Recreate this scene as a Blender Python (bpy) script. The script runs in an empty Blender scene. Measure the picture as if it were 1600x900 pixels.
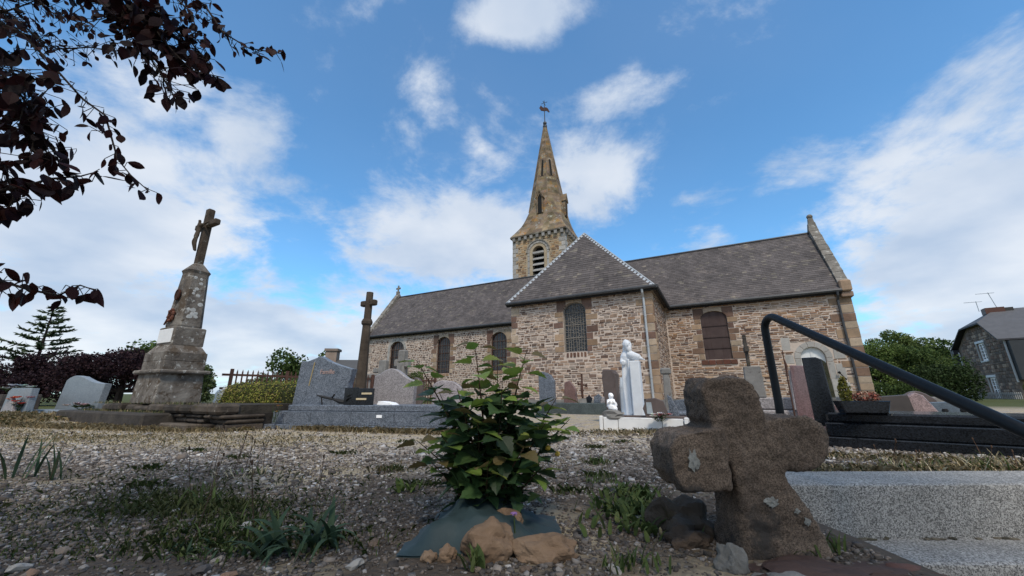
import bpy, bmesh, math, random
import numpy as np
from mathutils import Vector, Matrix, noise as mnoise, Euler
D = bpy.data
SC = bpy.context.scene
R = math.radians
EYE = 0.57
A = 0.484425                     # the church's heading
# ---------------------------------------------------------------- camera, sky, sun, exposure
_p, _r = 0.273756, -0.0032485
_fw = Vector((0, math.cos(_p), math.sin(_p))); _rt = Vector((1, 0, 0)); _up = _rt.cross(_fw)
_rt, _up = _rt * math.cos(_r) + _up * math.sin(_r), _up * math.cos(_r) - _rt * math.sin(_r)
cam = D.objects.new('camera', D.cameras.new('camera')); SC.collection.objects.link(cam)
cam.data.sensor_width = 36; cam.data.lens = 592.89 * 36 / 1600
cam.data.clip_start = 0.02; cam.data.clip_end = 3000
m = Matrix((_rt, _up, -_fw)).transposed().to_4x4(); m.translation = (0, 0, EYE)
cam.matrix_world = m
SC.camera = cam
SC.view_settings.view_transform = 'Standard'; SC.view_settings.look = 'None'
SC.view_settings.exposure = 0.0; SC.view_settings.gamma = 1

SUN_EL, SUN_AZ = 53.0, 172.0      # degrees; azimuth clockwise from +Y: behind the camera
SKY_STRENGTH = 0.15
world = D.worlds.new("World"); SC.world = world; world.use_nodes = True
NT = world.node_tree; NT.nodes.clear()
def N(nt, t, **kw):
    n = nt.nodes.new(t)
    for k, v in kw.items(): setattr(n, k, v)
    return n
def build_sky():
    nt = NT; L = nt.links.new
    out = N(nt, 'ShaderNodeOutputWorld'); bg = N(nt, 'ShaderNodeBackground'); bg.inputs[1].default_value = SKY_STRENGTH
    L(bg.outputs[0], out.inputs[0])
    sky = N(nt, 'ShaderNodeTexSky'); sky.sky_type = 'NISHITA'; sky.sun_disc = False
    sky.sun_elevation = R(SUN_EL); sky.sun_rotation = R(SUN_AZ); sky.air_density = 1.0; sky.dust_density = 0.3; sky.ozone_density = 2.5
    tc = N(nt, 'ShaderNodeTexCoord'); gen = tc.outputs['Generated']
    sep = N(nt, 'ShaderNodeSeparateXYZ'); L(gen, sep.inputs[0])
    # noise on a cloud sheet overhead: direction divided by its height
    zc = N(nt, 'ShaderNodeMath', operation='MAXIMUM'); L(sep.outputs[2], zc.inputs[0]); zc.inputs[1].default_value = 0.0
    za = N(nt, 'ShaderNodeMath', operation='ADD'); L(zc.outputs[0], za.inputs[0]); za.inputs[1].default_value = 0.32
    dv = N(nt, 'ShaderNodeVectorMath', operation='DIVIDE'); L(gen, dv.inputs[0])
    cmb = N(nt, 'ShaderNodeCombineXYZ'); 
    for i in range(3): L(za.outputs[0], cmb.inputs[i])
    L(cmb.outputs[0], dv.inputs[1])
    n1 = N(nt, 'ShaderNodeTexNoise'); n1.inputs['Scale'].default_value = 2.6; n1.inputs['Detail'].default_value = 9; n1.inputs['Roughness'].default_value = .64; n1.inputs['Distortion'].default_value = .35
    L(dv.outputs[0], n1.inputs['Vector'])
    n2 = N(nt, 'ShaderNodeTexNoise'); n2.inputs['Scale'].default_value = 9; n2.inputs['Detail'].default_value = 8; n2.inputs['Roughness'].default_value = .6
    L(dv.outputs[0], n2.inputs['Vector'])
    acc = None
    def add(a, b, op='ADD'):
        k = N(nt, 'ShaderNodeMath', operation=op)
        for i, s in enumerate((a, b)):
            if isinstance(s, (int, float)): k.inputs[i].default_value = s
            else: L(s, k.inputs[i])
        return k.outputs[0]
    for az, el, ra, rb, w in CLOUDS:
        c = Vector((math.sin(R(az)) * math.cos(R(el)), math.cos(R(az)) * math.cos(R(el)), math.sin(R(el))))
        mp = N(nt, 'ShaderNodeMapping', vector_type='TEXTURE'); L(gen, mp.inputs[0])
        mp.inputs['Location'].default_value = c
        mp.inputs['Rotation'].default_value = Euler((R(el), 0, -R(az)), 'XYZ')
        mp.inputs['Scale'].default_value = (R(ra), .8, R(rb))
        ln = N(nt, 'ShaderNodeVectorMath', operation='LENGTH'); L(mp.outputs[0], ln.inputs[0])
        mr = N(nt, 'ShaderNodeMapRange', interpolation_type='SMOOTHSTEP'); L(ln.outputs[1], mr.inputs[0])
        mr.inputs[1].default_value = 0; mr.inputs[2].default_value = 1.45; mr.inputs[3].default_value = w; mr.inputs[4].default_value = 0
        acc = mr.outputs[0] if acc is None else add(acc, mr.outputs[0], 'MAXIMUM')
    # behind and above the picture the same scattered cloud goes on
    az0 = N(nt, 'ShaderNodeMapRange', interpolation_type='SMOOTHSTEP'); L(sep.outputs[1], az0.inputs[0])
    az0.inputs[1].default_value = .28; az0.inputs[2].default_value = -.15; az0.inputs[3].default_value = 0; az0.inputs[4].default_value = .62
    acc = add(acc, az0.outputs[0], 'MAXIMUM')
    d = add(add(add(n1.outputs[0], .5, 'SUBTRACT'), 2.1, 'MULTIPLY'), add(add(n2.outputs[0], .5, 'SUBTRACT'), 1.0, 'MULTIPLY'))
    s = add(d, acc)
    hz = N(nt, 'ShaderNodeMapRange', interpolation_type='SMOOTHSTEP'); L(sep.outputs[2], hz.inputs[0])
    hz.inputs[1].default_value = .22; hz.inputs[2].default_value = 0; hz.inputs[3].default_value = 0; hz.inputs[4].default_value = .5
    s = add(s, hz.outputs[0])
    mk = N(nt, 'ShaderNodeMapRange', interpolation_type='SMOOTHSTEP'); L(s, mk.inputs[0])
    mk.inputs[1].default_value = .10; mk.inputs[2].default_value = .80; mk.inputs[3].default_value = .05; mk.inputs[4].default_value = .95
    # tone of the cloud: thin parts blue-white, thick parts white, bellies a little greyer
    n3 = N(nt, 'ShaderNodeTexNoise'); n3.inputs['Scale'].default_value = 2.2; n3.inputs['Detail'].default_value = 5; L(dv.outputs[0], n3.inputs['Vector'])
    tr = N(nt, 'ShaderNodeMapRange'); L(n3.outputs[0], tr.inputs[0]); tr.inputs[1].default_value = .35; tr.inputs[2].default_value = .68
    cr = N(nt, 'ShaderNodeMix', data_type='RGBA'); L(tr.outputs[0], cr.inputs[0])
    k = 1 / SKY_STRENGTH
    cr.inputs[6].default_value = (.50 * k, .61 * k, .78 * k, 1); cr.inputs[7].default_value = (.86 * k, .90 * k, .96 * k, 1)
    tint = N(nt, 'ShaderNodeMix', data_type='RGBA', blend_type='MULTIPLY'); tint.inputs[0].default_value = 1
    L(sky.outputs[0], tint.inputs[6]); tint.inputs[7].default_value = SKY_TINT
    mx = N(nt, 'ShaderNodeMix', data_type='RGBA'); L(mk.outputs[0], mx.inputs[0]); L(tint.outputs[2], mx.inputs[6]); L(cr.outputs[2], mx.inputs[7])
    L(mx.outputs[2], bg.inputs[0])
SKY_TINT = (.74, 1.29, 1.49, 1)
CLOUDS = [(2.1, 51.5, 8.5, 4.0, 1.0), (-17.2, 43.5, 4.9, 6.1, 0.45), (-20.7, 37.6, 4.2, 4.9, 0.35), (18.2, 41.4, 8.6, 3.2, 0.6),
 (14.4, 30.4, 8.1, 6.8, 1.0), (-11.3, 22.1, 18.1, 8.0, 1.1), (-16.4, 25.3, 10.1, 3.2, 0.5), (-29.5, 23.7, 4.7, 3.4, 0.6),
 (-39.7, 31.2, 6.3, 5.5, 0.75), (-48.1, 30.9, 8.0, 7.9, 0.6), (-52.1, 17.6, 18.0, 15.0, 1.1), (-33.4, 25.7, 9.2, 3.2, 0.35),
 (51.7, 14.2, 9.9, 16.1, 1.0), (57.2, 26.3, 6.2, 9.6, 0.8), (42.3, 26.7, 5.9, 5.1, 0.3), (-34.4, 9.1, 35.8, 8.6, 0.8),
 (30.1, 19.6, 5.0, 2.1, 0.45), (35.3, 36.9, 3.6, 1.6, 0.3), (18.4, 4.9, 42.9, 5.2, 0.35), (-5.4, 31.6, 5.6, 5.5, 0.25)]
build_sky()
sun = D.objects.new('sun', D.lights.new('sun', 'SUN')); SC.collection.objects.link(sun)
sun.data.energy = 2.6; sun.data.angle = R(10.0); sun.data.color = (1.0, .90, .77)
_sd = Vector((math.sin(R(SUN_AZ)) * math.cos(R(SUN_EL)), math.cos(R(SUN_AZ)) * math.cos(R(SUN_EL)), math.sin(R(SUN_EL))))
sun.rotation_euler = (-_sd).to_track_quat('-Z', 'Y').to_euler()

# ---------------------------------------------------------------- helpers
COL = SC.collection
rng = random.Random(7)
CU = Vector((math.cos(A), -math.sin(A), 0)); CV = Vector((math.sin(A), math.cos(A), 0))
def W(u, v, z=0): return CU * u + CV * v + Vector((0, 0, z))

class MB:
    """collects faces (each with a tint and a material slot) and links them as ONE mesh object"""
    def __init__(s): s.v = []; s.f = []; s.c = []; s.mi = []
    def add(s, vs, fs, col=(1, 1, 1), mi=0):
        o = len(s.v); s.v += [tuple(p) for p in vs]
        for f in fs: s.f.append([i + o for i in f]); s.c.append(col); s.mi.append(mi)
    def box(s, x0, x1, y0, y1, z0, z1, col=(1, 1, 1), mi=0, taper=(0, 0), rot=None, ch=0):
        tx, ty = taper
        if ch:
            pr = [(x0 + ch, y0), (x1 - ch, y0), (x1, y0 + ch), (x1, y1 - ch), (x1 - ch, y1), (x0 + ch, y1), (x0, y1 - ch), (x0, y0 + ch)]
            lv = [(z0, ch), (z0 + ch, 0), (z1 - ch, 0), (z1, ch)]
            cx, cy = (x0 + x1) / 2, (y0 + y1) / 2; hx, hy = (x1 - x0) / 2, (y1 - y0) / 2
            vs = []
            for z, i in lv:
                t = (z - z0) / (z1 - z0)
                fx, fy = (hx - i * .8 - tx * t) / hx, (hy - i * .8 - ty * t) / hy
                vs += [(cx + (x - cx) * fx, cy + (y - cy) * fy, z) for x, y in pr]
            fs = [[7, 6, 5, 4, 3, 2, 1, 0], [24 + i for i in range(8)]]
            for l in range(3):
                for i in range(8): fs.append([l * 8 + i, l * 8 + (i + 1) % 8, l * 8 + 8 + (i + 1) % 8, l * 8 + 8 + i])
        else:
            vs = [(x0, y0, z0), (x1, y0, z0), (x1, y1, z0), (x0, y1, z0), (x0 + tx, y0 + ty, z1), (x1 - tx, y0 + ty, z1), (x1 - tx, y1 - ty, z1), (x0 + tx, y1 - ty, z1)]
            fs = [(3, 2, 1, 0), (4, 5, 6, 7), (0, 1, 5, 4), (1, 2, 6, 5), (2, 3, 7, 6), (3, 0, 4, 7)]
        if rot is not None: vs = [rot @ Vector(p) for p in vs]
        s.add(vs, fs, col, mi); return s
    def prism(s, poly, y0, y1, col=(1, 1, 1), mi=0, fn=None, inset=0, bev=0):
        """poly: (x, z) anticlockwise seen from -y; extruded from y0 (front) to y1"""
        n = len(poly); fn = fn or (lambda x, y, z: (x, y, z))
        if bev:
            cx = sum(p[0] for p in poly) / n; cz = sum(p[1] for p in poly) / n
            sh = []
            for i in range(n):
                a, b, c = Vector(poly[i - 1]), Vector(poly[i]), Vector(poly[(i + 1) % n])
                t = ((b - a).normalized() + (c - b).normalized()); nn = Vector((-t.y, t.x)).normalized() if t.length > 1e-6 else Vector((0, 0))
                sh.append((b.x + nn.x * bev, b.y + nn.y * bev))
            vs = [fn(x, y0, z) for x, z in sh] + [fn(x, y0 + bev, z) for x, z in poly] + [fn(x, y1 - bev, z) for x, z in poly] + [fn(x, y1, z) for x, z in sh]
            fs = [list(range(n)), [3 * n + i for i in range(n)][::-1]]
            for l in range(3): fs += [[l * n + (i + 1) % n, l * n + i, l * n + n + i, l * n + n + (i + 1) % n] for i in range(n)]
        else:
            vs = [fn(x, y0, z) for x, z in poly] + [fn(x, y1, z) for x, z in poly]
            fs = [list(range(n)), list(range(2 * n - 1, n - 1, -1))]
            fs += [[(i + 1) % n, i, n + i, n + (i + 1) % n] for i in range(n)]
        s.add(vs, fs, col, mi); return s
    def tube(s, pts, r, n=8, col=(1, 1, 1), mi=0, caps=True):
        pts = [Vector(p) for p in pts]; k = len(pts)
        rs = r if isinstance(r, (list, tuple)) else [r] * k
        vs = []; ref = None
        for i, p in enumerate(pts):
            t = (pts[min(i + 1, k - 1)] - pts[max(i - 1, 0)])
            t = t.normalized() if t.length > 1e-9 else Vector((0, 0, 1))
            if ref is None: ref = Vector((1, 0, 0)) if abs(t.x) < .9 else Vector((0, 1, 0))
            e = (ref - t * ref.dot(t)); e = e.normalized() if e.length > 1e-6 else t.orthogonal().normalized()
            ref = e; g = t.cross(e)
            vs += [p + (e * math.cos(2 * math.pi * j / n) + g * math.sin(2 * math.pi * j / n)) * rs[i] for j in range(n)]
        fs = [[i * n + j, i * n + (j + 1) % n, i * n + n + (j + 1) % n, i * n + n + j] for i in range(k - 1) for j in range(n)]
        if caps: fs += [list(range(n))[::-1], [(k - 1) * n + j for j in range(n)]]
        s.add(vs, fs, col, mi); return s
    def lathe(s, prof, n=16, col=(1, 1, 1), mi=0, c=(0, 0, 0), sx=1, sy=1):
        vs = [(c[0] + r * math.cos(2 * math.pi * j / n) * sx, c[1] + r * math.sin(2 * math.pi * j / n) * sy, c[2] + z) for r, z in prof for j in range(n)]
        k = len(prof)
        fs = [[i * n + j, i * n + (j + 1) % n, i * n + n + (j + 1) % n, i * n + n + j] for i in range(k - 1) for j in range(n)]
        fs += [list(range(n))[::-1], [(k - 1) * n + j for j in range(n)]]
        s.add(vs, fs, col, mi); return s
    def rock(s, c, r, seed=0, sub=2, amp=.25, col=(1, 1, 1), fr=1.6):
        bm = bmesh.new(); bmesh.ops.create_icosphere(bm, subdivisions=sub, radius=1)
        o = Vector((seed * 7.3, seed * 3.1, seed * 1.7)); vs = []
        for v in bm.verts:
            k = 1 + amp * mnoise.noise(v.co * fr + o) * 1.6 + amp * .4 * mnoise.noise(v.co * fr * 3 + o)
            vs.append((c[0] + v.co.x * r[0] * k, c[1] + v.co.y * r[1] * k, c[2] + v.co.z * r[2] * k))
        s.add(vs, [[v.index for v in f.verts] for f in bm.faces], col); bm.free(); return s
    def build(s, name, mat, parent=None, label=None, kind=None, smooth=False, off=None, rot=None):
        me = D.meshes.new(name); me.from_pydata(s.v, [], s.f)
        ms = mat if isinstance(mat, (list, tuple)) else [mat]
        for q in ms: me.materials.append(q)
        if len(ms) > 1: me.polygons.foreach_set('material_index', s.mi)
        if any(c != (1, 1, 1) for c in s.c):
            at = me.attributes.new('Col', 'FLOAT_COLOR', 'FACE')
            at.data.foreach_set('color', np.array([(c[0], c[1], c[2], 1) for c in s.c], dtype=np.float32).ravel())
        else:
            at = me.attributes.new('Col', 'FLOAT_COLOR', 'FACE')
            at.data.foreach_set('color', np.ones(len(s.f) * 4, dtype=np.float32))
        if smooth: me.polygons.foreach_set('use_smooth', [True] * len(me.polygons))
        me.update()
        return link(name, me, parent, label, kind, off, rot)
def link(name, me, parent=None, label=None, kind=None, off=None, rot=None):
    o = D.objects.new(name, me); COL.objects.link(o)
    if parent: o.parent = parent
    if off is not None: o.location = off
    if rot is not None: o.rotation_euler = rot
    if label: o['label'] = label
    if kind: o['kind'] = kind
    return o
def tag(o, label, cat, group=None):
    o['label'] = label; o['category'] = cat
    if group: o['group'] = group
    return o
def thing(name, label, cat, loc=(0, 0, 0), rotz=0, group=None):
    o = D.objects.new(name, None); COL.objects.link(o); o.location = loc; o.rotation_euler = (0, 0, rotz); o.empty_display_size = .1
    return tag(o, label, cat, group)
def npmesh(name, V, F, mat, cols=None, parent=None, kind=None, smooth=False, label=None):
    """V (n,3); F (m,k) faces of equal size; cols (m,3)"""
    me = D.meshes.new(name); V = np.asarray(V, np.float32); F = np.asarray(F, np.int32); m_, k = F.shape
    me.vertices.add(len(V)); me.vertices.foreach_set('co', V.ravel())
    me.loops.add(m_ * k); me.loops.foreach_set('vertex_index', F.ravel())
    me.polygons.add(m_); me.polygons.foreach_set('loop_start', np.arange(m_, dtype=np.int32) * k)
    me.update(calc_edges=True)
    at = me.attributes.new('Col', 'FLOAT_COLOR', 'FACE')
    c4 = np.ones((m_, 4), np.float32)
    if cols is not None: c4[:, :3] = cols
    at.data.foreach_set('color', c4.ravel())
    if smooth: me.polygons.foreach_set('use_smooth', np.ones(m_, bool))
    me.materials.append(mat); me.validate()
    return link(name, me, parent, label, kind)
def rotmats(n, g, tilt=None):
    """n random rotation matrices"""
    q = g.normal(size=(n, 4)); q /= np.linalg.norm(q, axis=1)[:, None]; w, x, y, z = q.T
    return np.stack([1 - 2 * (y * y + z * z), 2 * (x * y - z * w), 2 * (x * z + y * w), 2 * (x * y + z * w), 1 - 2 * (x * x + z * z), 2 * (y * z - x * w), 2 * (x * z - y * w), 2 * (y * z + x * w), 1 - 2 * (x * x + y * y)], 1).reshape(n, 3, 3)
def skin_mesh(verts, edges, radii, root=0, sub=2):
    me = D.meshes.new('tmp'); me.from_pydata([tuple(v) for v in verts], edges, [])
    ob = D.objects.new('tmp', me); COL.objects.link(ob)
    ob.modifiers.new('s', 'SKIN'); sk = me.skin_vertices[0].data
    for i, r_ in enumerate(radii):
        sk[i].radius = r_ if isinstance(r_, tuple) else (r_, r_)
        sk[i].use_root = (i == root)
    sm = ob.modifiers.new('u', 'SUBSURF'); sm.levels = sub; sm.render_levels = sub
    dg = bpy.context.evaluated_depsgraph_get()
    res = D.meshes.new_from_object(ob.evaluated_get(dg)); D.objects.remove(ob); D.meshes.remove(me)
    res.polygons.foreach_set('use_smooth', [True] * len(res.polygons))
    at = res.attributes.new('Col', 'FLOAT_COLOR', 'FACE'); at.data.foreach_set('color', np.ones(len(res.polygons) * 4, np.float32))
    return res
def text_mesh(txt, size, mat, extrude=.002):
    cu = D.curves.new('t', 'FONT'); cu.body = txt; cu.size = size; cu.extrude = extrude
    ob = D.objects.new('t', cu); COL.objects.link(ob)
    dg = bpy.context.evaluated_depsgraph_get(); me = D.meshes.new_from_object(ob.evaluated_get(dg)); D.objects.remove(ob)
    me.materials.clear(); me.materials.append(mat)
    at = me.attributes.new('Col', 'FLOAT_COLOR', 'FACE'); at.data.foreach_set('color', np.ones(len(me.polygons) * 4, np.float32))
    return me

def rough_mesh(name, build, m_, parent=None, cuts=3, amp=.006, fr=9, vox=.014, smooth=True, relax=3):
    """shapes fused by a voxel remesh, then worn with noise"""
    b = MB(); build(b); o = b.build(name, m_, parent)
    rm = o.modifiers.new('r', 'REMESH'); rm.mode = 'VOXEL'; rm.voxel_size = vox
    dg = bpy.context.evaluated_depsgraph_get(); me = D.meshes.new_from_object(o.evaluated_get(dg)); o.modifiers.clear(); old = o.data; o.data = me; D.meshes.remove(old)
    nrm = [v.normal.copy() for v in me.vertices]; ns = [[n.index for n in []] for _ in ()]
    for _ in range(relax):                      # relax the edges a little
        acc = [Vector((0, 0, 0)) for _ in me.vertices]; cnt = [0] * len(me.vertices)
        for e in me.edges:
            a, c_ = e.vertices; acc[a] += me.vertices[c_].co; acc[c_] += me.vertices[a].co; cnt[a] += 1; cnt[c_] += 1
        for v in me.vertices: v.co = v.co.lerp(acc[v.index] / max(1, cnt[v.index]), .55)
    for v, n in zip(me.vertices, nrm):
        p = v.co; v.co = p + n * (amp * 1.6 * mnoise.noise(p * fr) + amp * mnoise.noise(p * fr * 3.3) + amp * .6 * mnoise.noise(p * fr * 9))
    me.polygons.foreach_set('use_smooth', [smooth] * len(me.polygons))
    if me.materials and not me.materials[0]: pass
    if len(me.materials) == 0: me.materials.append(m_)
    at = me.attributes.get('Col') 
    if at: me.attributes.remove(at)
    at = me.attributes.new('Col', 'FLOAT_COLOR', 'FACE'); at.data.foreach_set('color', np.ones(len(me.polygons) * 4, np.float32))
    return o
# ---------------------------------------------------------------- materials
MATS = {}
def mat(name, cols, scale=4, rough=.85, bump=.3, bscale=None, detail=7, spots=None, metal=0, spec=.3, specks=None, bdist=.01, trans=0, coords='Object', streak=None, lich2=None):
    """mottled procedural surface: ramp of cols over noise, times the face tint 'Col'; spots = (scale, threshold, colour) lichen; specks = (scale, amount) grain"""
    if name in MATS: return MATS[name]
    m_ = D.materials.new(name); m_.use_nodes = True; nt = m_.node_tree; L = nt.links.new; nt.nodes.clear()
    out = N(nt, 'ShaderNodeOutputMaterial'); b = N(nt, 'ShaderNodeBsdfPrincipled'); L(b.outputs[0], out.inputs[0])
    tc = N(nt, 'ShaderNodeTexCoord'); co = tc.outputs[coords]
    n = N(nt, 'ShaderNodeTexNoise'); n.inputs['Scale'].default_value = scale; n.inputs['Detail'].default_value = detail; n.inputs['Roughness'].default_value = .62; L(co, n.inputs['Vector'])
    rp = N(nt, 'ShaderNodeValToRGB'); L(n.outputs[0], rp.inputs[0]); e = rp.color_ramp.elements
    k = len(cols)
    while len(e) < k: e.new(.5)
    for i, c in enumerate(cols): e[i].position = .3 + .4 * i / max(1, k - 1); e[i].color = (*c, 1)
    c_ = rp.outputs[0]
    def mixc(f, a, bcol, mode='MIX'):
        x = N(nt, 'ShaderNodeMix', data_type='RGBA', blend_type=mode)
        if isinstance(f, (int, float)): x.inputs[0].default_value = f
        else: L(f, x.inputs[0])
        L(a, x.inputs[6])
        if isinstance(bcol, tuple): x.inputs[7].default_value = (*bcol, 1)
        else: L(bcol, x.inputs[7])
        return x.outputs[2]
    def mrange(src, a, b2, lo=0, hi=1):
        q = N(nt, 'ShaderNodeMapRange'); L(src, q.inputs[0]); q.inputs[1].default_value = a; q.inputs[2].default_value = b2; q.inputs[3].default_value = lo; q.inputs[4].default_value = hi; return q.outputs[0]
    if specks:
        sv = N(nt, 'ShaderNodeTexVoronoi'); sv.inputs['Scale'].default_value = specks[0]; L(co, sv.inputs['Vector'])
        sp = N(nt, 'ShaderNodeSeparateXYZ'); L(sv.outputs['Color'], sp.inputs[0])
        c_ = mixc(1.0, c_, mixc(mrange(sp.outputs[0], .0, 1), rgb(nt, specks[1]), specks[2]), 'MULTIPLY')
    if streak:
        mp = N(nt, 'ShaderNodeMapping'); mp.inputs['Scale'].default_value = streak[0]; L(co, mp.inputs[0])
        ns = N(nt, 'ShaderNodeTexNoise'); ns.inputs['Scale'].default_value = 1; ns.inputs['Detail'].default_value = 4; L(mp.outputs[0], ns.inputs['Vector'])
        c_ = mixc(mrange(ns.outputs[0], streak[1], streak[1] + .18, 0, streak[3]), c_, streak[2])
    for sdef in (spots, lich2):
        if sdef:
            nz = N(nt, 'ShaderNodeTexNoise'); nz.inputs['Scale'].default_value = sdef[0]; nz.inputs['Detail'].default_value = 6; nz.inputs['Roughness'].default_value = .7
            mp = N(nt, 'ShaderNodeMapping'); mp.inputs['Location'].default_value = (sdef[0] * 1.3, 2.1, 5.7); L(co, mp.inputs[0]); L(mp.outputs[0], nz.inputs['Vector'])
            c_ = mixc(mrange(nz.outputs[0], sdef[1], sdef[1] + .06), c_, sdef[2])
    at = N(nt, 'ShaderNodeAttribute'); at.attribute_name = 'Col'
    c_ = mixc(1.0, c_, at.outputs[0], 'MULTIPLY')
    L(c_, b.inputs['Base Color']); b.inputs['Roughness'].default_value = rough; b.inputs['Metallic'].default_value = metal
    b.inputs['Specular IOR Level'].default_value = spec
    if bump:
        nb = N(nt, 'ShaderNodeTexNoise'); nb.inputs['Scale'].default_value = bscale or scale * 5; nb.inputs['Detail'].default_value = 6; nb.inputs['Roughness'].default_value = .65; L(co, nb.inputs['Vector'])
        bp = N(nt, 'ShaderNodeBump'); bp.inputs['Strength'].default_value = bump; bp.inputs['Distance'].default_value = bdist; L(nb.outputs[0], bp.inputs['Height']); L(bp.outputs[0], b.inputs['Normal'])
    if trans:
        tl = N(nt, 'ShaderNodeBsdfTranslucent'); L(c_, tl.inputs[0]); ms = N(nt, 'ShaderNodeMixShader'); ms.inputs[0].default_value = trans
        L(b.outputs[0], ms.inputs[1]); L(tl.outputs[0], ms.inputs[2]); L(ms.outputs[0], out.inputs[0])
    MATS[name] = m_; return m_
def rgb(nt, c):
    q = N(nt, 'ShaderNodeRGB'); q.outputs[0].default_value = (*c, 1); return q.outputs[0]
MORTAR = mat('mortar', [(.48, .395, .33), (.60, .51, .435)], 3, .95, .5, 30)
STONE = mat('rubble', [(.72, .72, .72), (1.15, 1.12, 1.1)], 6, .9, .5, 22, lich2=(9, .66, (.42, .4, .36)))
DRESS = mat('dressed_stone', [(.75, .75, .75), (1.2, 1.15, 1.1)], 3, .9, .4, 20, lich2=(5, .64, (.34, .31, .27)))
PALE = mat('pale_render', [(.30, .29, .27), (.44, .42, .39)], 2.2, .9, .35, 20, lich2=(4, .62, (.2, .19, .18)))
SLATE = mat('slate', [(.80, .77, .75), (1.4, 1.34, 1.29)], 1.0, .72, .3, 18, spots=(1.3, .575, (1.55, 1.45, 1.34)), lich2=(4, .615, (2.1, 1.95, 1.72)))
SPIRE = mat('spire_stone', [(.10, .078, .058), (.22, .165, .11), (.33, .25, .165)], 1.1, .95, .8, 9, spots=(1.6, .56, (.30, .165, .06)), lich2=(3.2, .57, (.30, .285, .25)), bdist=.03)
ZINC = mat('zinc', [(.035, .038, .042), (.06, .064, .07)], 3, .5, .1, 20, spec=.4)
GALV = mat('galvanised', [(.36, .38, .39), (.5, .52, .53)], 3, .45, .1, 20, metal=.4)
WHITEM = mat('white_zinc', [(.6, .64, .68), (.75, .78, .8)], 3, .5, .1, 20)
GLASS = mat('old_glass', [(.012, .014, .016), (.04, .045, .05)], 5, .18, .05, 8, spec=.5)
LEAD = mat('lead_came', [(.14, .13, .12), (.24, .225, .2)], 9, .8, .2, 40)
RUST = mat('rusty_iron', [(.055, .03, .022), (.11, .055, .04)], 9, .85, .3, 60)
SHUT = mat('shutter_iron', [(.055, .037, .036), (.085, .06, .056)], 2.5, .75, .2, 20, streak=((14, 14, 1), .5, (.05, .03, .026), .7))
WHITEP = mat('white_door', [(.66, .68, .68), (.8, .82, .82)], 3, .6, .05, 10)
DARK = mat('black_and_hole_shade', [(.010, .010, .010), (.02, .02, .02)], 3, .9, 0)  # near-black of black things, and painted shade inside the openings
CALV = mat('calvary_granite', [(.06, .05, .042), (.15, .13, .11), (.25, .23, .20)], 3.4, .95, 1.0, 20, spots=(8, .575, (.40, .39, .36)), lich2=(3.4, .55, (.085, .064, .046)), bdist=.02)
OLDCR = mat('old_cross_granite', [(.038, .028, .021), (.10, .077, .057)], 4, .95, .9, 26, spots=(6, .63, (.2, .2, .17)))
GRAN_G = mat('grey_granite', [(.085, .10, .12), (.13, .145, .17)], 8, .3, 0, specks=(75, (.45, .46, .48), (1.75, 1.75, 1.75)), spec=.5)
GRAN_P = mat('rose_grey_granite', [(.25, .228, .228), (.33, .305, .30)], 8, .4, 0, specks=(75, (.6, .6, .6), (1.35, 1.35, 1.35)), spec=.5)
GRAN_B = mat('blue_granite', [(.17, .20, .225), (.22, .25, .275)], 5, .35, 0, specks=(70, (.75, .75, .75), (1.2, 1.2, 1.2)), spec=.5)
GRAN_K = mat('black_granite', [(.008, .010, .0125), (.014, .016, .02)], 5, .14, 0, specks=(90, (.5, .5, .5), (1.7, 1.7, 1.7)), spec=.4)
GRAN_R = mat('polished_rose', [(.20, .125, .12), (.27, .17, .165)], 6, .12, 0, specks=(110, (.7, .7, .7), (1.3, 1.3, 1.3)), spec=.6)
GRAN_BR = mat('brown_granite', [(.085, .066, .06), (.13, .10, .09)], 5, .4, .1, 40)
OLDST = mat('old_grave_stone', [(.15, .145, .135), (.26, .25, .235)], 4, .95, .6, 25, lich2=(8, .6, (.09, .08, .07)))
DARKST = mat('dark_damp_stone', [(.035, .03, .026), (.10, .086, .073)], 4, .95, 1.0, 14, spots=(6, .62, (.24, .22, .19)), lich2=(5, .62, (.06, .055, .025)), bdist=.02)
STATUE = mat('white_statue', [(.60, .63, .66), (.74, .76, .78)], 4, .7, .15, 30)
WMARB = mat('white_marble', [(.70, .70, .69), (.84, .83, .81)], 3, .6, .15, 20, streak=((2, 2, 14), .6, (.33, .31, .29), .7))
CONC = mat('exposed_concrete', [(.33, .32, .30), (.48, .465, .44)], 2.6, .95, 1.0, 150, specks=(165, (.22, .22, .22), (1.35, 1.34, 1.32)), streak=((1.2, 1.2, 9), .56, (.24, .23, .2), .5), bdist=.006)
RAILM = mat('painted_rail', [(.007, .009, .011), (.014, .016, .018)], 9, .45, .15, 70, spec=.22, lich2=(14, .70, (.05, .045, .04)))
TARP = mat('weed_membrane', [(.02, .036, .038), (.04, .066, .068)], 4, .6, .15, 60, spec=.4)
OCHRE = mat('ochre_stone', [(.13, .082, .05), (.24, .155, .095), (.31, .215, .14)], 5, .95, .7, 30)
REDSL = mat('red_slab', [(.07, .042, .036), (.12, .078, .066)], 4, .9, .5, 24, lich2=(8, .63, (.22, .2, .18)))
GRAVEL = mat('gravel', [(.8, .8, .8), (1.1, 1.1, 1.1)], 30, .9, .3, 90)
LEAF = mat('bush_leaf', [(.85, .85, .85), (1.15, 1.15, 1.15)], 12, .5, .15, 60, trans=.3, spec=.35)
FOL = mat('foliage', [(.8, .8, .8), (1.2, 1.2, 1.2)], 3, .75, 0, trans=.25, spec=.2)
PLUM = mat('plum_leaf', [(.34, .31, .34), (.58, .52, .55)], 10, .6, .1, 50, trans=.22, spec=.12)
GRASS = mat('grass_blade', [(.8, .8, .8), (1.2, 1.2, 1.2)], 8, .7, 0, trans=.25, spec=.2)
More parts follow.
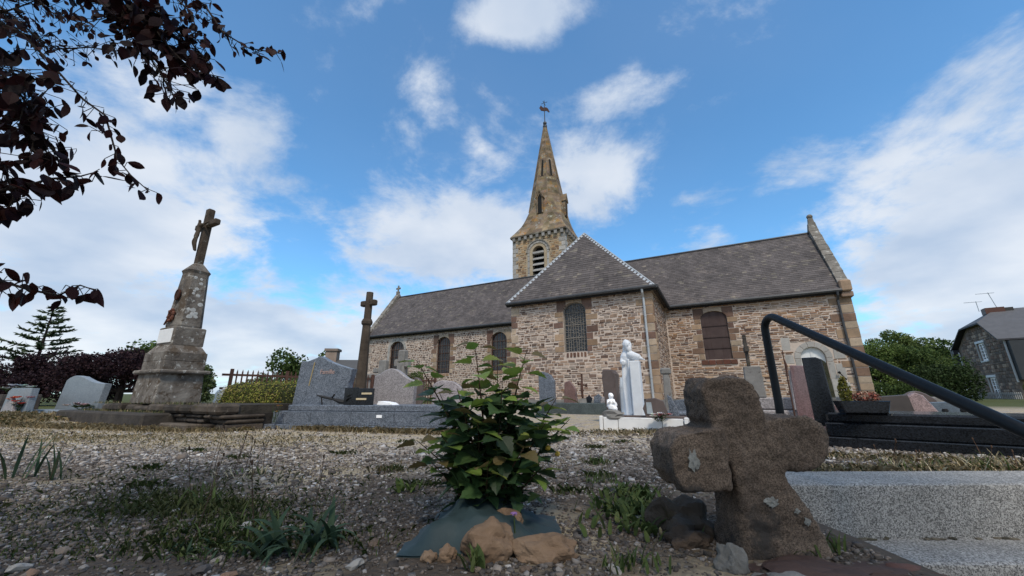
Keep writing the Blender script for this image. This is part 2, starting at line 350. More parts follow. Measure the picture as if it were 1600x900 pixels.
BARK = mat('bark', [(.018, .013, .011), (.045, .033, .028)], 9, .95, .6, 50)
STEM = mat('stem', [(.05, .03, .02), (.09, .055, .035)], 9, .8, .2, 50)
PAINT = mat('flat_paint', [(.92, .92, .92), (1.05, 1.05, 1.05)], 6, .5, 0)
GOLD = mat('gilt', [(.42, .30, .12), (.5, .38, .18)], 6, .45, 0, metal=.4)
HOUSEW = mat('house_stone', [(.15, .118, .098), (.25, .205, .175)], 1.6, .95, .5, 12, lich2=(2.5, .6, (.22, .2, .18)))
# ---------------------------------------------------------------- ground: one sheet to the horizon
def gz(x, y):
    d = math.hypot(x, y)
    z = .15 * min(1, max(0, (d - 9) / 9))
    if d > 30: z += min(2.5, (d - 30) * .004)
    if 1.3 < x < 6 and 2.4 < y < 3.3: return -.012
    if d < 9: z += .012 * mnoise.noise(Vector((x * 1.3, y * 1.3, 0))) + .02 * mnoise.noise(Vector((x * .5, y * .5, 3)))
    return z
def ground_mat():
    m_ = D.materials.new('gravel_ground'); m_.use_nodes = True; nt = m_.node_tree; L = nt.links.new; b = nt.nodes['Principled BSDF']
    tc = N(nt, 'ShaderNodeTexCoord'); co = tc.outputs['Object']
    def nz(s, d=6):
        n = N(nt, 'ShaderNodeTexNoise'); n.inputs['Scale'].default_value = s; n.inputs['Detail'].default_value = d; L(co, n.inputs['Vector']); return n.outputs[0]
    def mr(s, a, b2):
        q = N(nt, 'ShaderNodeMapRange'); L(s, q.inputs[0]); q.inputs[1].default_value = a; q.inputs[2].default_value = b2; return q.outputs[0]
    def mx(f, a, c, mode='MIX'):
        x = N(nt, 'ShaderNodeMix', data_type='RGBA', blend_type=mode)
        (L(f, x.inputs[0]) if not isinstance(f, float) else setattr(x.inputs[0], 'default_value', f))
        for i, s in ((6, a), (7, c)):
            if isinstance(s, tuple): x.inputs[i].default_value = (*s, 1)
            else: L(s, x.inputs[i])
        return x.outputs[2]
    v = N(nt, 'ShaderNodeTexVoronoi'); v.inputs['Scale'].default_value = 42; L(co, v.inputs['Vector'])
    sp = N(nt, 'ShaderNodeSeparateXYZ'); L(v.outputs['Color'], sp.inputs[0])
    grav = mx(sp.outputs[0], (.14, .12, .10), (.52, .46, .40))
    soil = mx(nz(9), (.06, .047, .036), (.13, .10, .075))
    dry = mx(nz(26), (.26, .205, .13), (.54, .45, .31))
    gr = mx(nz(20), (.045, .06, .02), (.11, .12, .045))
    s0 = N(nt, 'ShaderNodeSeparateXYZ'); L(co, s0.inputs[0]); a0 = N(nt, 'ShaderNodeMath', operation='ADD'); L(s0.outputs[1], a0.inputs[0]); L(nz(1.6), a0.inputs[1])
    c = mx(mr(nz(1.1), .44, .6), grav, soil)
    c = mx(mr(a0.outputs[0], 3.3, 4.6), soil, c)      # all dark earth towards the camera, holding part of the foreground's shade
    c = mx(mr(nz(.8), .48, .62), c, dry)
    sw = N(nt, 'ShaderNodeSeparateXYZ'); L(co, sw.inputs[0])      # worn dry earth: a tract across the yard before the graves
    ad = N(nt, 'ShaderNodeMath', operation='ADD'); L(sw.outputs[1], ad.inputs[0]); n9 = N(nt, 'ShaderNodeMath', operation='MULTIPLY'); L(nz(.7), n9.inputs[0]); n9.inputs[1].default_value = 2.4; L(n9.outputs[0], ad.inputs[1])
    c = mx(mr(ad.outputs[0], 5.0, 6.2), c, mx(mr(nz(3.5), .42, .6), dry, grav))
    # beyond the churchyard the sheet is grass
    sx = N(nt, 'ShaderNodeSeparateXYZ'); L(co, sx.inputs[0])
    ln = N(nt, 'ShaderNodeVectorMath', operation='LENGTH'); L(co, ln.inputs[0])
    far = mr(ln.outputs[1], 17., 21.)
    c = mx(far, c, gr)
    L(c, b.inputs['Base Color']); b.inputs['Roughness'].default_value = .95; b.inputs['Specular IOR Level'].default_value = .2
    bp = N(nt, 'ShaderNodeBump'); bp.inputs['Strength'].default_value = .8; bp.inputs['Distance'].default_value = .012
    L(v.outputs['Distance'], bp.inputs['Height']); bp.invert = True; L(bp.outputs[0], b.inputs['Normal'])
    return m_
def ground():
    def ax(lim, fine0, fine1, step):
        a = list(np.arange(fine0, fine1 + 1e-6, step)); s = step; x = fine1
        while x < lim: s *= 1.25; x += s; a.append(x)
        s = step; x = fine0
        while x > -lim: s *= 1.25; x -= s; a.insert(0, x)
        return a
    xs = sorted(set([round(v, 4) for v in ax(1500, -9, 7, .16)] + [1.40, 1.42, 5.6, 5.62]))
    ys = sorted(set([round(v, 4) for v in ax(1500, -2, 10, .16)] + [2.70, 2.72]))
    V = []
    for y in ys:
        for x in xs:
            z = gz(x, y)
            if x > 1.41 and x < 5.61 and y < 2.71 and y > -1.9: z = -.95      # the stairwell beside the cross
            V.append((x, y, z))
    nx = len(xs); F = []
    for j in range(len(ys) - 1):
        for i in range(nx - 1): F.append((j * nx + i, j * nx + i + 1, j * nx + nx + i + 1, j * nx + nx + i))
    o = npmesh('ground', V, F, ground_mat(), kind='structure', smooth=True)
ground()

# ---------------------------------------------------------------- church (local axes: x along the nave, y away from the yard)
CO = (-9.5, 22.5, .15)
church = thing('church', 'long rubble stone church with dark slate roofs and a tapering stone spire', 'church', W(CO[0], CO[1], CO[2]), -A)
def cl(u, v, z): return (u - CO[0], v - CO[1], z - CO[2])
EAVE, V0, V1, UL, UR = 5.10, 21.75, 17.05, -24.75, 5.78
CUL, CUR = -9.0, -2.08           # the projecting chapel
class Fr:
    """a wall face: origin, direction along it and outward normal, all in u, v, z"""
    def __init__(s, o, du, dn): s.o = Vector(o); s.du = Vector(du); s.dn = Vector(dn)
    def __call__(s, x, d, z): p = s.o + s.du * x + s.dn * d; return cl(p.x, p.y, p.z + z)
    def fn(s): return lambda x, y, z: s(x, -y, z)     # prism: y grows into the wall
def arch_pts(o, n=10):
    x0, x1, ys, rise = o['x0'], o['x1'], o['ys'], o['rise']; c = (x0 + x1) / 2; h = (x1 - x0) / 2
    return [(c - h * math.cos(math.pi * i / n), ys + rise * math.sin(math.pi * i / n)) for i in range(n + 1)]
def wall_face(mb, F, w, h, ops, z0=0, depth=.22, col=(1, 1, 1)):
    def q(x0, a, x1, b): 
        if x1 - x0 > 1e-4 and b - a > 1e-4: mb.add([F(x0, 0, a), F(x1, 0, a), F(x1, 0, b), F(x0, 0, b)], [(0, 1, 2, 3)], col)
    x = 0
    for o in sorted(ops, key=lambda o: o['x0']):
        q(x, z0, o['x0'], h); q(o['x0'], z0, o['x1'], o['y0'])
        ap = arch_pts(o)
        for (xa, za), (xb, zb) in zip(ap, ap[1:]): mb.add([F(xa, 0, za), F(xb, 0, zb), F(xb, 0, h), F(xa, 0, h)], [(0, 1, 2, 3)], col)
        out = [(o['x0'], o['y0'])] + ap + [(o['x1'], o['y0'])]
        for (xa, za), (xb, zb) in zip(out, out[1:] + out[:1]):
            mb.add([F(xa, 0, za), F(xb, 0, zb), F(xb, -depth, zb), F(xa, -depth, za)], [(3, 2, 1, 0)], (.8, .8, .8))
        x = o['x1']
    q(x, z0, w, h)
def clip(rects, x0, x1, y0, y1):
    """pieces of a stone left outside the rectangles"""
    segs = [(x0, x1)]
    for a, b, c, d in rects:
        if y1 <= c + .01 or y0 >= d - .01: continue
        ns = []
        for s, e in segs:
            if e <= a or s >= b: ns.append((s, e)); continue
            if s < a: ns.append((s, a))
            if e > b: ns.append((b, e))
        segs = ns
    return [(s, e) for s, e in segs if e - s > .05]
def stone_geo(F, x0, x1, y0, y1, pr, g, ins=.012):
    j = lambda s: g.uniform(-s, s) * 1.5
    f = [(x0 + ins + j(.008), y0 + ins + j(.008)), (x1 - ins + j(.008), y0 + ins + j(.008)), (x1 - ins + j(.012), y1 - ins + j(.01)), (x0 + ins + j(.012), y1 - ins + j(.01))]
    b = [(x0, y0), (x1, y0), (x1, y1), (x0, y1)]
    return [F(x, -.03, z) for x, z in b] + [F(x, pr + j(.005), z) for x, z in f], [(4, 5, 6, 7), (0, 1, 5, 4), (1, 2, 6, 5), (2, 3, 7, 6), (3, 0, 4, 7)]
RUB = []          # (area seen, verts, faces, colour): the biggest become objects, the rest one mesh
def rubble(F, w, h, holes, pal, hr=(.07, .17), lr=(.14, .42), gap=(.018, .04), z0=0, seed=1, wgt=1.0, top=None, sink=None):
    g = random.Random(seed); y = z0 + .02
    while y < h - .05:
        rh = g.uniform(*hr); 
        if y + rh > h: rh = h - y - .01
        x = g.uniform(-.1, .05)
        while x < w:
            ln = g.uniform(*lr) * (1.25 if g.random() < .12 else 1); gp = g.uniform(*gap)
            a, b = max(.0, x), min(w, x + ln); hh = rh * (g.uniform(.8, 1.14) if g.random() < .75 else g.uniform(.5, .8))
            if top: b = min(b, w)
            if b - a > .06 and not (top and y + hh > min(top(a), top(b))):
                for s, e in clip(holes, a, b, y, y + hh):
                    if e - s < .07 and b - a > .12: continue
                    c = g.choice(pal); k = g.uniform(.8, 1.2); c = (c[0] * 1.05, c[1] * .95, c[2] * .93); dz = g.uniform(-.3, .3) * max(0, rh - hh * .9)+ g.uniform(-.012, .012)
                    if g.random() < .10 and hh > .1:       # two thin stones instead of one
                        mid = y + hh * g.uniform(.4, .6)
                        for p, q in ((y, mid - .012), (mid + .012, y + hh)):
                            c2 = g.choice(pal); vs, fs = stone_geo(F, s, e, p + dz, q + dz, g.uniform(.006, .022), g); RUB.append(((e - s) * (q - p) * wgt, vs, fs, tuple(t * k for t in c2)))
                    else:
                        vs, fs = stone_geo(F, s, e, y + dz, y + hh + dz, g.uniform(.006, .024), g); RUB.append(((e - s) * hh * wgt, vs, fs, tuple(t * k for t in c)))
            x += ln + gp
        y += rh + g.uniform(*gap) * .8
PAL_CH = [(.31, .245, .185), (.25, .19, .142), (.36, .30, .235), (.19, .142, .108), (.125, .09, .072), (.36, .325, .275), (.28, .195, .13), (.42, .36, .29), (.15, .115, .093), (.24, .21, .185)]
PAL_R = [(.34, .235, .145), (.29, .195, .122), (.22, .145, .095), (.14, .092, .066), (.105, .072, .058), (.38, .285, .19), (.39, .31, .23), (.26, .165, .105), (.43, .35, .255)]
PAL_L = [(.19, .135, .10), (.13, .092, .072), (.24, .175, .13), (.30, .24, .185), (.36, .30, .235), (.10, .073, .062), (.15, .105, .082), (.27, .21, .16)]
PAL_T = [(.42, .30, .16), (.34, .235, .125), (.46, .35, .21), (.24, .165, .10), (.18, .125, .085), (.40, .33, .24)]
DRP = [(.30, .215, .145), (.24, .165, .11), (.35, .265, .19), (.19, .125, .09), (.40, .325, .245), (.155, .098, .078), (.33, .24, .165)]
def dressed(F, x0, x1, y0, y1, col, pr=.03, name='dressed_stone', m_=DRESS, holes=None):
    g = rng; mb = MB(); k = g.uniform(.85, 1.15)
    vs, fs = stone_geo(F, x0, x1, y0, y1, pr + g.uniform(-.006, .01), g, .016); mb.add(vs, fs, tuple(c * k for c in col)); mb.build(name, m_, church)
def dressed_poly(F, poly, col, pr=.03, d=-.16, name='arch_stone', m_=DRESS):
    mb = MB(); k = rng.uniform(.88, 1.12); mb.prism(poly, -pr, -d, tuple(c * k for c in col), fn=F.fn(), bev=.008); mb.build(name, m_, church)
def surround(F, o, style, holes):
    """dressed blocks round an opening; returns the rectangle list grown by them"""
    x0, x1, y0, ys, rise = o['x0'], o['x1'], o['y0'], o['ys'], o['rise']; yt = ys + rise
    if style == 'pale':
        wd = .24
        for sx in (-1, 1):
            y = y0 - .02
            while y < ys - .02:
                hh = min(rng.uniform(.5, .75), ys - y); e = x0 if sx < 0 else x1
                a, b = (e - wd, e) if sx < 0 else (e, e + wd)
                dressed(F, a, b, y + .004, y + hh - .004, (1, 1, 1), .02, 'jamb_stone', PALE); y += hh
            holes.append((min(a, b), max(a, b), y0 - .05, ys))
        n = 7; c = (x0 + x1) / 2; h = (x1 - x0) / 2
        for i in range(n):
            t0, t1 = math.pi * i / n + .015, math.pi * (i + 1) / n - .015
            pt = lambda t, k: (c - (h + k) * math.cos(t), ys + (rise + k) * math.sin(t))
            tm = (t0 + t1) / 2
            dressed_poly(F, [pt(t0, wd), pt(t0, 0), pt(tm, 0), pt(t1, 0), pt(t1, wd), pt(tm, wd)][::1], (1, 1, 1), .02, m_=PALE)
        holes.append((x0 - wd, x1 + wd, ys, yt + wd * .9))
    else:
        for sx in (-1, 1):
            y = y0; i = rng.randint(0, 1)
            while y < ys - .03:
                hh = min(rng.uniform(.24, .36), ys - y); ln = (.50 if i % 2 else .26) * rng.uniform(.85, 1.15); e = x0 if sx < 0 else x1
                a, b = (e - ln, e) if sx < 0 else (e, e + ln)
                dressed(F, a, b, y + .006, y + hh - .006, rng.choice(DRP if style != 'brown' else DRP[3:6] + DRP[1:2]), .022); holes.append((a - .015, b + .015, y, y + hh)); y += hh; i += 1
        # arch band of cut blocks, square outside
        ap = arch_pts(o, 12); T = yt + .17; xl, xr = x0 - .32, x1 + .32
        cuts = [(0, 3), (3, 6), (6, 9), (9, 12)]
        bx = [xl] + [ap[c_[1]][0] for c_ in cuts[:-1]] + [xr]
        colr = [(.13, .088, .07), (.40, .33, .26), (.36, .30, .23), (.155, .10, .078)] if style != 'brown' else [(.15, .09, .07), (.42, .36, .3), (.36, .3, .24), (.34, .27, .2)]
        for i, (a, b) in enumerate(cuts):
            low = ap[a:b + 1]
            if i == 0: low = [(xl, ys)] + low
            if i == 3: low = low + [(xr, ys)]
            poly = low + [(bx[i + 1] - .006, T), (bx[i] + .006, T)]
            dressed_poly(F, poly, colr[i], .022)
        holes.append((xl - .015, xr + .015, ys, T + .015))
    return holes
def win_outline(o, k=0):
    o2 = dict(o, x0=o['x0'] + k, x1=o['x1'] - k, rise=max(.02, o['rise'] - k)); return [(o2['x0'], o['y0'] + k), (o2['x1'], o['y0'] + k)] + arch_pts(o2)[::-1]
def arch_top(o, x):
    c = (o['x0'] + o['x1']) / 2; h = (o['x1'] - o['x0']) / 2; t = max(-1, min(1, (x - c) / h)); return o['ys'] + o['rise'] * math.sqrt(max(0, 1 - t * t))
def window(F, o, style):
    """frame with a pane, and what guards it as further sub-parts"""
    out, inn = win_outline(o, .0), win_outline(o, .05); n = len(out)
    mb = MB(); d0, d1 = -.20, -.13
    for i in range(n):
        j = (i + 1) % n
        mb.add([F(*(out[i][0], d1, out[i][1])), F(out[j][0], d1, out[j][1]), F(inn[j][0], d1, inn[j][1]), F(inn[i][0], d1, inn[i][1]), F(inn[j][0], d0, inn[j][1]), F(inn[i][0], d0, inn[i][1])], [(0, 1, 2, 3), (3, 2, 4, 5)], (1, 1, 1))
    fr = mb.build('window', RUST if style != 'leaded' else LEAD, church)
    pm = MB(); pm.add([F(x, d0 + .005, z) for x, z in inn], [list(range(n))]); pm.build('pane', GLASS, fr)
    w = o['x1'] - o['x0']
    if style == 'barred':
        nb = 6
        for i in range(nb):
            x = o['x0'] + w * (i + .5) / nb; b = MB(); b.tube([F(x, -.04, o['y0'] + .01), F(x, -.04, arch_top(o, x) - .01)], .013, 6); b.build('grille_bar', RUST, fr)
        k = 4
        for i in range(k):
            z = o['y0'] + (o['ys'] - o['y0']) * (i + .6) / k * 1.06; b = MB(); b.tube([F(o['x0'] + .005, -.055, z), F(o['x1'] - .005, -.055, z)], .017, 6); b.build('grille_bar', RUST, fr)
        lm = MB(); g = random.Random(int(o['x0'] * 100))   # leading behind the bars
        for i in range(1, 4):
            x = o['x0'] + w * i / 4; lm.tube([F(x, d0 + .015, o['y0'] + .05), F(x, d0 + .015, arch_top(o, x) - .05)], .012, 4)
        z = o['y0'] + .3
        while z < o['ys']: lm.tube([F(o['x0'] + .05, d0 + .015, z), F(o['x1'] - .05, d0 + .015, z)], .01, 4); z += .28
        lm.build('leading', LEAD, fr)
    else:
        g = random.Random(5); lm = MB(); X0, X1, Y0 = o['x0'] + .05, o['x1'] - .05, o['y0'] + .05; YT = o['ys'] + o['rise'] - .05
        def bar(x0, z0, x1, z1, r=.014): lm.tube([F(x0, d0 + .03, z0), F(x1, d0 + .03, z1)], r, 4)
        nx = 8; xs = [X0 + (X1 - X0) * i / nx for i in range(nx + 1)]
        for i in range(1, nx):
            z = Y0
            while z < arch_top(o, xs[i]) - .1:
                e = min(z + g.uniform(.25, .8), arch_top(o, xs[i]) - .05); off = g.uniform(-.02, .02)
                bar(xs[i] + off, z, xs[i] + g.uniform(-.03, .03), e, .017); z = e
        for i in range(nx):
            z = Y0 + g.uniform(.04, .2)
            while z < arch_top(o, xs[i]) - .1: bar(xs[i], z, xs[i + 1], z + g.uniform(-.05, .05), .013); z += g.uniform(.07, .22)
        for z in (Y0 + .62, Y0 + 1.24, Y0 + 1.84): bar(X0, z, X1, z, .024)
        c = (X0 + X1) / 2
        ring = [(c + .16 * math.cos(t), YT - .34 + .2 * math.sin(t)) for t in np.linspace(0, 2 * math.pi, 13)]
        for p, q in zip(ring, ring[1:]): bar(*p, *q)
        for sx in (-1, 1): bar(c, Y0 + 1.5, c + sx * .25, Y0 + 1.68); bar(c, Y0 + 1.25, c + sx * .25, Y0 + 1.45)
        lm.build('leading', LEAD, fr)
    return fr
# --- openings (x measured along each wall)
FN = Fr((UL, V0, 0), (1, 0, 0), (0, -1, 0))           # nave, whole south face
FC = Fr((CUL, V1, 0), (1, 0, 0), (0, -1, 0))          # chapel front
FS = Fr((CUR, V1, 0), (0, 1, 0), (1, 0, 0))           # chapel right side
def nw(u0, u1, y0, ys, rise): return dict(x0=u0 - UL, x1=u1 - UL, y0=y0, ys=ys, rise=rise)
W1, W2, W3 = nw(-22.12, -20.72, 1.95, 3.98, .55), nw(-17.58, -16.38, 2.0, 4.05, .52), nw(-13.05, -11.85, 2.05, 4.05, .52)
SH = nw(-.40, .80, 2.22, 4.32, .36); DR = nw(3.50, 4.42, .15, 2.12, .5)
CWIN = dict(x0=-6.2 - CUL, x1=-5.08 - CUL, y0=2.46, ys=4.42, rise=.42)
body = MB()
wall_face(body, FN, UR - UL, EAVE, [W1, W2, W3, SH, DR])
wall_face(body, FC, CUR - CUL, EAVE, [CWIN])
wall_face(body, FS, V0 - V1, EAVE, [])
for a, b, c, d in ((CUL, V0, CUL, V1), (UR, V0, UR, 27.4), (UR, 27.4, UL, 27.4), (UL, 27.4, UL, V0)):
    body.add([cl(a, b, 0), cl(c, d, 0), cl(c, d, EAVE), cl(a, b, EAVE)], [(0, 1, 2, 3)])
RZ, RV = 9.0, 24.6
for u in (UL, UR): body.add([cl(u, V0, EAVE - .02), cl(u, 27.4, EAVE - .02), cl(u, RV, RZ + .05)], [(0, 1, 2)])
body.build('wall', MORTAR, church)
pl = MB()       # low pale footing course
for F, w, sk in ((FN, UR - UL, [(3.1 - UL, 4.8 - UL)]), (FC, CUR - CUL, []), (FS, V0 - V1, [])):
    xs = [0] + [e for s in sk for e in s] + [w]
    for a, b in zip(xs[::2], xs[1::2]): pl.prism([(a, 0), (b, 0), (b, .33), (a, .33)], -.07, .02, fn=F.fn(), bev=.01)
pl.build('footing', OLDST, church)
hN = [(-9.05 - UL, -2.0 - UL, 0, 9)]; hC = []; hS = []
for o, st in ((W1, 'pale'), (W2, 'mixed'), (W3, 'brown'), (SH, 'mixed')):
    hN.append((o['x0'], o['x1'], o['y0'], o['ys'])); surround(FN, o, st, hN)
surround(FN, DR, 'pale', hN); hN.append((DR['x0'], DR['x1'], 0, DR['ys']))
hC.append((CWIN['x0'], CWIN['x1'], CWIN['y0'], CWIN['ys'])); surround(FC, CWIN, 'mixed', hC)
# patches of pale render round the small doorway
for x0, x1, y0, y1 in ((2.9, 3.24, 1.9, 2.3), (4.68, 5.0, 1.2, 1.85), (4.7, 5.1, 2.05, 2.5), (2.85, 3.2, 2.5, 3.1), (4.7, 5.05, .6, 1.05)):
    dressed(FN, x0 - UL, x1 - UL, y0, y1, (1, 1, 1), .012, 'render_patch', PALE); hN.append((x0 - UL, x1 - UL, y0, y1))
def quoin(F, xe, side, y0, y1, holes, pal=DRP, big=(.62, .34)):
    y = y0; i = 0
    while y < y1 - .05:
        hh = min(rng.uniform(.26, .44), y1 - y); ln = big[i % 2] * rng.uniform(.85, 1.15)
        a, b = (xe - ln, xe + .012) if side > 0 else (xe - .012, xe + ln)
        dressed(F, a, b, y + .006, y + hh - .006, rng.choice(pal), .024, 'quoin'); holes.append((a - .015, b + .015, y, y + hh)); y += hh; i += 1
quoin(FN, UR - UL, 1, .33, EAVE - .1, hN, DRP + [(.40, .36, .31)], (.85, .5))
quoin(FN, 0, -1, .33, EAVE - .1, hN, [(.36, .32, .28), (.3, .26, .22)])
quoin(FC, CUR - CUL, 1, .33, EAVE - .15, hC); quoin(FC, 0, -1, .33, EAVE - .15, hC, DRP, (.4, .25)); quoin(FS, 0, -1, .33, EAVE - .15, hS, DRP, (.3, .5))
for i in range(6):      # brick-like sill pieces under the chapel window
    x = CWIN['x0'] + .1 + i * .17; dressed(FC, x, x + .12, 2.22, 2.44, rng.choice([(.16, .09, .065), (.13, .075, .06), (.2, .11, .075)]), .02, 'sill_stone')
hC.append((CWIN['x0'], CWIN['x1'], 2.18, 2.46))
for o in (SH,):
    for i in range(5):
        x = o['x0'] - .2 + i * .32; dressed(FN, x, x + .315, 1.97, 2.21, (.13 + .02 * (i % 2), .062, .045), .05, 'sill_stone')
    hN.append((o['x0'] - .22, o['x1'] + .22, 1.95, 2.22))
for o in (W2, W3):
    for i in range(4): dressed(FN, o['x0'] + i * .3, o['x0'] + i * .3 + .28, o['y0'] - .2, o['y0'] - .01, (.3, .2, .13), .03, 'sill_stone')
    hN.append((o['x0'], o['x1'], o['y0'] - .22, o['y0']))
class Sub(Fr): pass
rubble(FC, CUR - CUL, EAVE - .12, hC, PAL_CH, (.05, .15), (.10, .36), (.014, .034), .33, 11, 1.5)
rubble(FS, V0 - V1, EAVE - .12, hS, PAL_CH, (.05, .12), (.1, .3), (.014, .03), .33, 12, .35)
FR_ = Fr((CUR, V0, 0), (1, 0, 0), (0, -1, 0)); sh = CUR - UL
rubble(FR_, UR - CUR, EAVE - .1, [(a - sh, b - sh, c, d) for a, b, c, d in hN], PAL_R, (.045, .11), (.13, .42), (.012, .028), .33, 13, 1.2)
FL_ = Fr((UL, V0, 0), (1, 0, 0), (0, -1, 0))
rubble(FL_, CUL - UL, EAVE - .1, [h_ for h_ in hN if h_[0] < 14.5], PAL_L, (.06, .125), (.09, .27), (.028, .06), .33, 14, .6)
for o, st in ((W1, 'barred'), (W2, 'barred'), (W3, 'barred')): window(FN, o, st)
window(FC, CWIN, 'leaded')
# shutter of four riveted sheets
o = SH; sheet = MB(); fr = None; lv = [o['y0'], 2.78, 3.34, 3.92]
for i in range(4):
    a = lv[i]; poly = [(o['x0'] + .01, a + .004), (o['x1'] - .01, a + .004)]
    if i < 3: poly += [(o['x1'] - .01, lv[i + 1] - .004), (o['x0'] + .01, lv[i + 1] - .004)]
    else: poly += arch_pts(dict(o, x0=o['x0'] + .01, x1=o['x1'] - .01))[::-1]
    b = MB(); b.prism(poly, .06, .1, tuple([rng.uniform(.9, 1.1)] * 3), fn=FN.fn()); s_ = b.build('shutter_panel', SHUT, church)
    if i: b = MB(); b.prism([(o['x0'] + .01, a - .02), (o['x1'] - .01, a - .02), (o['x1'] - .01, a + .02), (o['x0'] + .01, a + .02)], .03, .062, (.8, .8, .8), fn=FN.fn()); b.build('batten', SHUT, s_)
# door in the small arch
b = MB(); b.prism(win_outline(dict(DR, x0=DR['x0'] + .01, x1=DR['x1'] - .01), 0), .14, .2, fn=FN.fn()); dd = b.build('door', WHITEP, church)
b = MB(); b.prism([(DR['x0'] + .40, .2), (DR['x0'] + .50, .2), (DR['x0'] + .50, 2.5), (DR['x0'] + .40, 2.5)], .12, .141, (.9, .9, .9), fn=FN.fn()); b.build('door_stile', WHITEP, dd)
# bracket lamp beside the door
b = MB(); b.tube([FN(4.95 - UL, .02, 1.15), FN(4.75 - UL, .12, 1.42)], .02, 6); b.tube([FN(4.75 - UL, .12, 1.42), FN(4.71 - UL, .14, 1.48)], .05, 8); b.build('wall_bracket', DARK, church)
# --- roofs
def slates(mb, p00, p10, p01, p11, sw=.22, shh=.155, seed=3, dark=1.0):
    """slates over the quad p00-p10 (eave) to p01-p11 (ridge), lapped"""
    dark *= 1.12; g = random.Random(seed); p00, p10, p01, p11 = map(Vector, (p00, p10, p01, p11)); up = ((p01 + p11) - (p00 + p10)) / 2; H_ = up.length
    nrm = (p10 - p00).cross(up).normalized()
    if nrm.z < 0: nrm = -nrm
    rows = int(H_ / shh)
    for r in range(rows + 1):
        t0, t1 = r / (rows + 1), min(1, (r + 1.25) / (rows + 1)); l0, r0 = p00.lerp(p01, t0), p10.lerp(p11, t0); l1, r1 = p00.lerp(p01, t1), p10.lerp(p11, t1)
        wd = (r0 - l0).length; n = max(1, int(wd / sw)); of = .5 * (r % 2)
        for i in range(n + 1):
            a, b_ = max(0, (i - of) / n), min(1, (i + 1 - of) / n)
            if b_ - a < .1 / n: continue
            k = g.uniform(.80, 1.2) * dark; c = (.086 * k, .078 * k, .077 * k) if g.random() > .05 else (.125 * k, .115 * k, .10 * k)
            lift = .02 + g.uniform(0, .006); q = [l0.lerp(r0, a + .008 / n), l0.lerp(r0, b_ - .008 / n), l1.lerp(r1, b_ - .008 / n), l1.lerp(r1, a + .008 / n)]
            q[0] = q[0] + nrm * lift; q[1] = q[1] + nrm * (lift + g.uniform(-.003, .003)); q[2] = q[2] + nrm * .007; q[3] = q[3] + nrm * .007
            low = [q[0] - nrm * .012, q[1] - nrm * .012]
            mb.add(q + low, [(0, 1, 2, 3), (4, 5, 1, 0)], c)
def C3(u, v, z): return Vector(cl(u, v, z))
EV, EZ = V0 - .22, EAVE + .0
deck = MB()
deck.add([C3(UL + .35, EV, EZ), C3(UR - .35, EV, EZ), C3(UR - .35, RV, RZ), C3(UL + .35, RV, RZ), C3(UR - .35, 27.6, EZ), C3(UL + .35, 27.6, EZ)], [(0, 1, 2, 3), (2, 4, 5, 3), (1, 0, 5, 4)], (.08, .075, .075))
nr = deck.build('nave_roof', SLATE, church)
sm = MB(); slates(sm, C3(UL + .38, EV - .02, EZ), C3(UR - .36, EV - .02, EZ), C3(UL + .38, RV, RZ), C3(UR - .36, RV, RZ), seed=4)
sm.build('slate_covering', SLATE, nr, kind='stuff')
b = MB(); b.tube([C3(UL + .36, RV, RZ + .03), C3(UR - .36, RV, RZ + .03)], .075, 8); b.build('ridge_capping', ZINC, church)
# chapel roof: hipped toward the yard
cu0, cu1, cv, AP = CUL - .16, CUR + .20, V1 - .25, (-5.55, 19.27, 9.24)
deck = MB(); deck.add([C3(cu0, cv, EZ), C3(cu1, cv, EZ), C3(*AP), C3(AP[0], 24.9, AP[2]), C3(cu1, 24.9, EZ), C3(cu0, 24.9, EZ)], [(0, 1, 2), (1, 4, 3, 2), (5, 0, 2, 3), (5, 4, 1, 0)], (.08, .075, .075))
cr = deck.build('chapel_roof', SLATE, church)
sm = MB(); e = .04
slates(sm, C3(cu0, cv - .02, EZ), C3(cu1, cv - .02, EZ), C3(AP[0] - e, AP[1], AP[2]), C3(AP[0] + e, AP[1], AP[2]), seed=6, dark=.98)
slates(sm, C3(cu1, cv, EZ), C3(cu1, 24.9, EZ), C3(*AP), C3(AP[0], 24.9, AP[2]), seed=7)
slates(sm, C3(cu0, 24.9, EZ), C3(cu0, cv, EZ), C3(AP[0], 24.9, AP[2]), C3(*AP), seed=8)
sm.build('slate_covering', SLATE, cr, kind='stuff')
FLASH = mat('hip_lead', [(.36, .39, .42), (.5, .53, .56)], 3, .55, .1, 20)
for s, e0 in ((-1, C3(cu0, cv, EZ)), (1, C3(cu1, cv, EZ))):
    ap = C3(*AP); n = 27; ax = (ap - e0); t = ax.normalized(); side = Vector((-s, 0, 0)); fn_ = Vector((0, -.86, .5)); side = (Vector((-s, 0, 0)) - t * Vector((-s, 0, 0)).dot(t)).normalized()
    b = MB(); b.tube([e0 + fn_ * .03, ap + fn_ * .03], .035, 6); b.build('hip_flashing', GALV, church)
    for i in range(n):
        p = e0 + ax * ((i + .4) / n) + fn_ * .045; q = p + t * .13
        b = MB(); w_ = side * .13 + Vector((0, 0, -.02)); b.add([p, q, q + w_, p + w_ * .9, p - fn_ * .02, q - fn_ * .02, q + w_ - fn_ * .02, p + w_ * .9 - fn_ * .02], [(0, 1, 2, 3), (7, 6, 5, 4), (0, 3, 7, 4), (1, 5, 6, 2), (2, 6, 7, 3), (0, 4, 5, 1)]); b.build('flashing_plate', FLASH, church)
